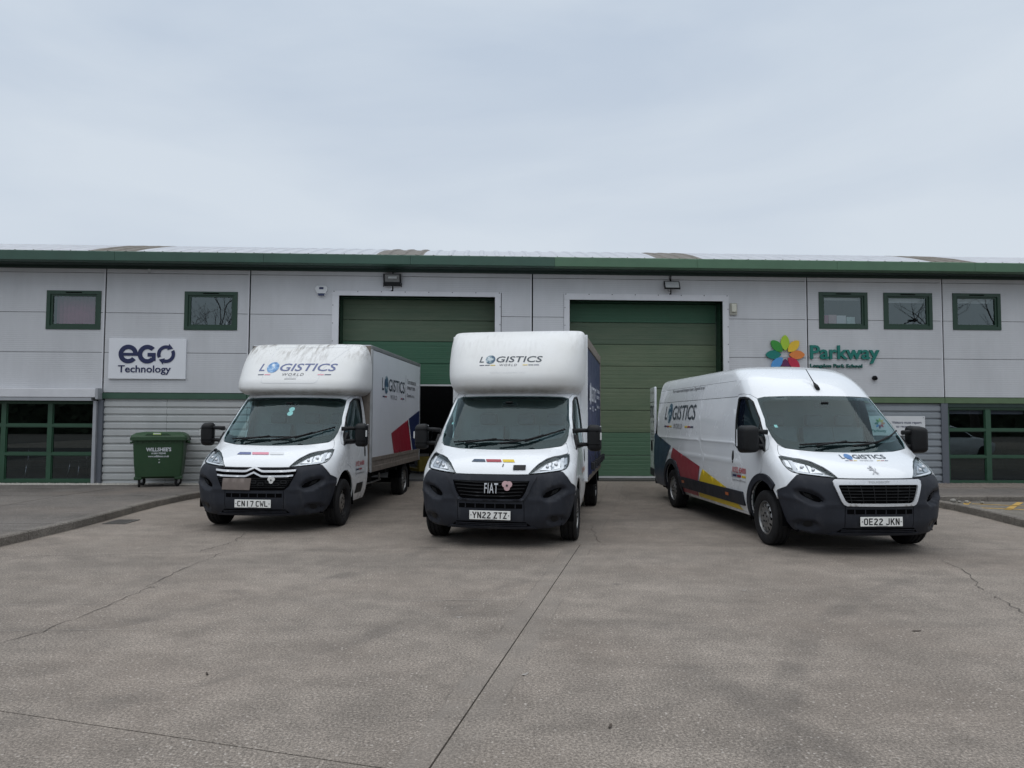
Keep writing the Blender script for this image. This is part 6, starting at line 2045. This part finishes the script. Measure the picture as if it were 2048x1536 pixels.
logo(vR, mpR, lambda a, b: (a, b), -4.68, 1.625, 1.80, .255, 'slate_ink', 'globe', 'grey_ink', ['navy', 'red', 'yellow'], 0, .006, 1)
lay_text('lettering', 'Your outsourced transport team. Depend on us.', (-4.44, 2.115, -2.62, 2.195), mpR, .004, 'grey_ink', vR, .01)
lay_text('lettering', '01922 454000', (-1.045, .865, -.555, .945), mpR, .006, 'red_text', vR, .012)
lay_text('lettering', 'logisticsworldltd.co.uk', (-1.045, .735, -.565, .78), mpR, .006, 'grey_ink', vR)
for k, m in enumerate(('navy', 'red', 'yellow')):
    lay_poly('stripe', rect(-1.035 + k * .165, .808, -.895 + k * .165, .838), mpR, .006, m, vR)
patch('screen_sticker', SR, [Ff(*p) for p in [(-.80, 1.53), (-.765, 1.53), (-.765, 1.565), (-.80, 1.565)]], step=.05, off=-.016, rim=0, mat='paper', parent=vR)

# ================================================================== what stands behind the photographer (seen only in the windows)
MT['bark'] = paint('dark_bark', (.045, .038, .032), .9, .3, 12, bump=.4, bs=40)
def bare_tree_mesh(seed, height, levels=5):
    rnd = random.Random(seed)
    mb_t, mb_c = MB(), MB()
    def grow(p, d, l, r, lev):
        q = p + d * l
        mid = p + d * l * .5 + Vector((rnd.uniform(-1, 1), rnd.uniform(-1, 1), rnd.uniform(-.3, .3))) * l * .06
        (mb_t if lev == 0 else mb_c).tube([p, mid, q], [r, r * .85, r * .68], 6 if lev < 2 else 4, False)
        if lev >= levels:
            return
        for k in range(rnd.choice((2, 3, 3)) + (1 if lev == 0 else 0)):
            a = Vector((rnd.uniform(-1, 1), rnd.uniform(-1, 1), rnd.uniform(-.15, .6)))
            nd = (d * rnd.uniform(.55, .9) + a.normalized() * rnd.uniform(.45, .8)).normalized()
            t = rnd.uniform(.55, 1.0) if k else 1.0
            grow(p + d * l * t, nd, l * rnd.uniform(.62, .82), r * .68 * rnd.uniform(.6, .85), lev + 1)
    grow(Vector((0, 0, 0)), Vector((0, 0, 1)), height * .26, height * .018, 0)
    return mb_t, mb_c
def bare_tree(x, y, h, seed, label):
    t = thing('bare_tree', label, 'tree', (x, y, -.06), 0, 'leafless trees reflected in the windows')
    a, b = bare_tree_mesh(seed, h)
    a.build('trunk', 'bark', t, True, fix=False)
    b.build('crown', 'bark', t, True, fix=False)
bare_tree(31.5, -9.0, 17.0, 4, 'bare branched tree reflected in the upper window at the far right')
bare_tree(-26.5, -38.0, 19.0, 9, 'bare tree reflected low in the upper window right of the maroon curtain, left one')
bare_tree(-23.0, -40.0, 18.5, 12, 'bare tree reflected low in the upper window right of the maroon curtain, right one')
t = thing('lamp_post', 'lamp post with floodlight head reflected in the middle upper right window', 'lamp post', (33.3, -19.0, -.06))
MB().tube([(0, 0, 0), (0, 0, 9.3)], [.09, .05], 8).build('post', 'chassis', t, True)
MB().tube([(0, 0, 9.25), (.5, 0, 9.5)], .035, 6).build('arm', 'chassis', t, True)
MB().box((.35, -.2, 9.42), (.95, .2, 9.58), .03).build('lamp_head', 'chassis', t)
# parked car seen as a reflection in the lower right windows
car = thing('parked_car', 'white parked car reflected in the lower right windows', 'car', (19.3, 4.6, .0), R(-8))
sec = [(-2.15, .95, .35, .78, .60), (-2.05, 1.02, .30, .86, .66), (-1.6, 1.40, .24, .90, .66), (-.9, 1.47, .22, .91, .62), (.1, 1.46, .22, .91, .62), (.6, 1.30, .22, .91, .68), (1.05, 1.0, .22, .90, .80), (1.7, .90, .26, .86, .76), (2.1, .78, .32, .74, .66), (2.2, .62, .36, .6, .55)]
rings = []
for x, zt, zb, w, wt in sec:
    zm = min(.92, zt - .06)
    half = [(0, zb), (w * .9, zb), (w, zb + .15), (w * 1.0, (zb + zm) / 2 + .1), (w * .98, zm), (wt, zt - .05), (wt * .85, zt), (0, zt)]
    rings.append([(x, y, z) for y, z in half] + [(x, -y, z) for y, z in reversed(half[1:-1])])
n = len(rings[0])
vs = [p for r_ in rings for p in r_]
fs = [(i * n + k, i * n + (k + 1) % n, (i + 1) * n + (k + 1) % n, (i + 1) * n + k) for i in range(len(rings) - 1) for k in range(n)]
fs += [tuple(range(n)), tuple(range((len(rings) - 1) * n, len(rings) * n))]
MB().add(vs, fs).build('body', 'white_clean', car, 'auto')
for s in (1, -1):
    P = [(-1.55, 1.30), (-.9, 1.40), (.08, 1.39), (.50, 1.24), (.85, .98), (-1.75, 1.0)]
    o_ = [np.interp(z, [.92, 1.45], [.915, .655]) for x, z in P]
    MB().add([(x, s * y, z) for (x, z), y in zip(P, o_)], [tuple(range(6))]).build('side_window', 'frit', car, fix=False)
    for x in (-1.35, 1.38):
        MB().lathe([(0, -.10), (.20, -.10), (.315, -.09), (.315, .09), (.20, .10), (0, .10)], 24, 'y', (x, s * .82, .315)).build('wheel', 'rubber', car)
MB().add([(.62, -.56, 1.30), (.62, .56, 1.30), (1.03, .72, 1.02), (1.03, -.72, 1.02)], [(0, 1, 2, 3)]).build('windscreen', 'frit', car, fix=False)

# dense foliage bank, added unseen to darken what the ground-floor glass reflects
MT['added_hedge'] = paint('dark_hedge_leaf', (.030, .042, .020), .8, .4, 3)
rnd = random.Random(21)
vs, fs = [], []
for _ in range(9000):
    x = rnd.uniform(-60, 75)
    hgt = 5.6 + 1.2 * math.sin(x * .21) + .8 * math.sin(x * .57 + 1)
    z = hgt * (1 - rnd.random() ** 1.8 * .98)
    y = -48 + rnd.uniform(-1.4, 1.4) * (1.1 - .5 * z / hgt)
    r = rnd.uniform(.25, .6)
    n0 = len(vs)
    a = Vector((rnd.uniform(-1, 1), rnd.uniform(-1, 1), rnd.uniform(-1, 1))).normalized()
    b = a.orthogonal().normalized() * r
    c = a.cross(b)
    vs += [(x + b.x, y + b.y, z + b.z), (x + c.x, y + c.y, z + c.z), (x - b.x, y - b.y, z - b.z), (x - c.x, y - c.y, z - c.z)]
    fs.append((n0, n0 + 1, n0 + 2, n0 + 3))
n0 = len(vs)
N_ = 90
for k in range(N_ + 1):
    x = -60 + 135 * k / N_
    hgt = 5.2 + 1.2 * math.sin(x * .21) + .8 * math.sin(x * .57 + 1) - .5
    vs += [(x, -47.1, -.05), (x, -47.4, hgt * .7), (x, -48.0, hgt), (x, -48.6, hgt * .7), (x, -48.9, -.05)]
    if k:
        a, b = n0 + (k - 1) * 5, n0 + k * 5
        fs += [(a + j, b + j, b + j + 1, a + j + 1) for j in range(4)]
hd = mesh_obj('added_hedge', vs, fs, 'added_hedge')
hd['kind'] = 'stuff'
hd['label'] = 'dark foliage bank added behind the yard to darken the lower window reflections'
hd['category'] = 'added_hedge'
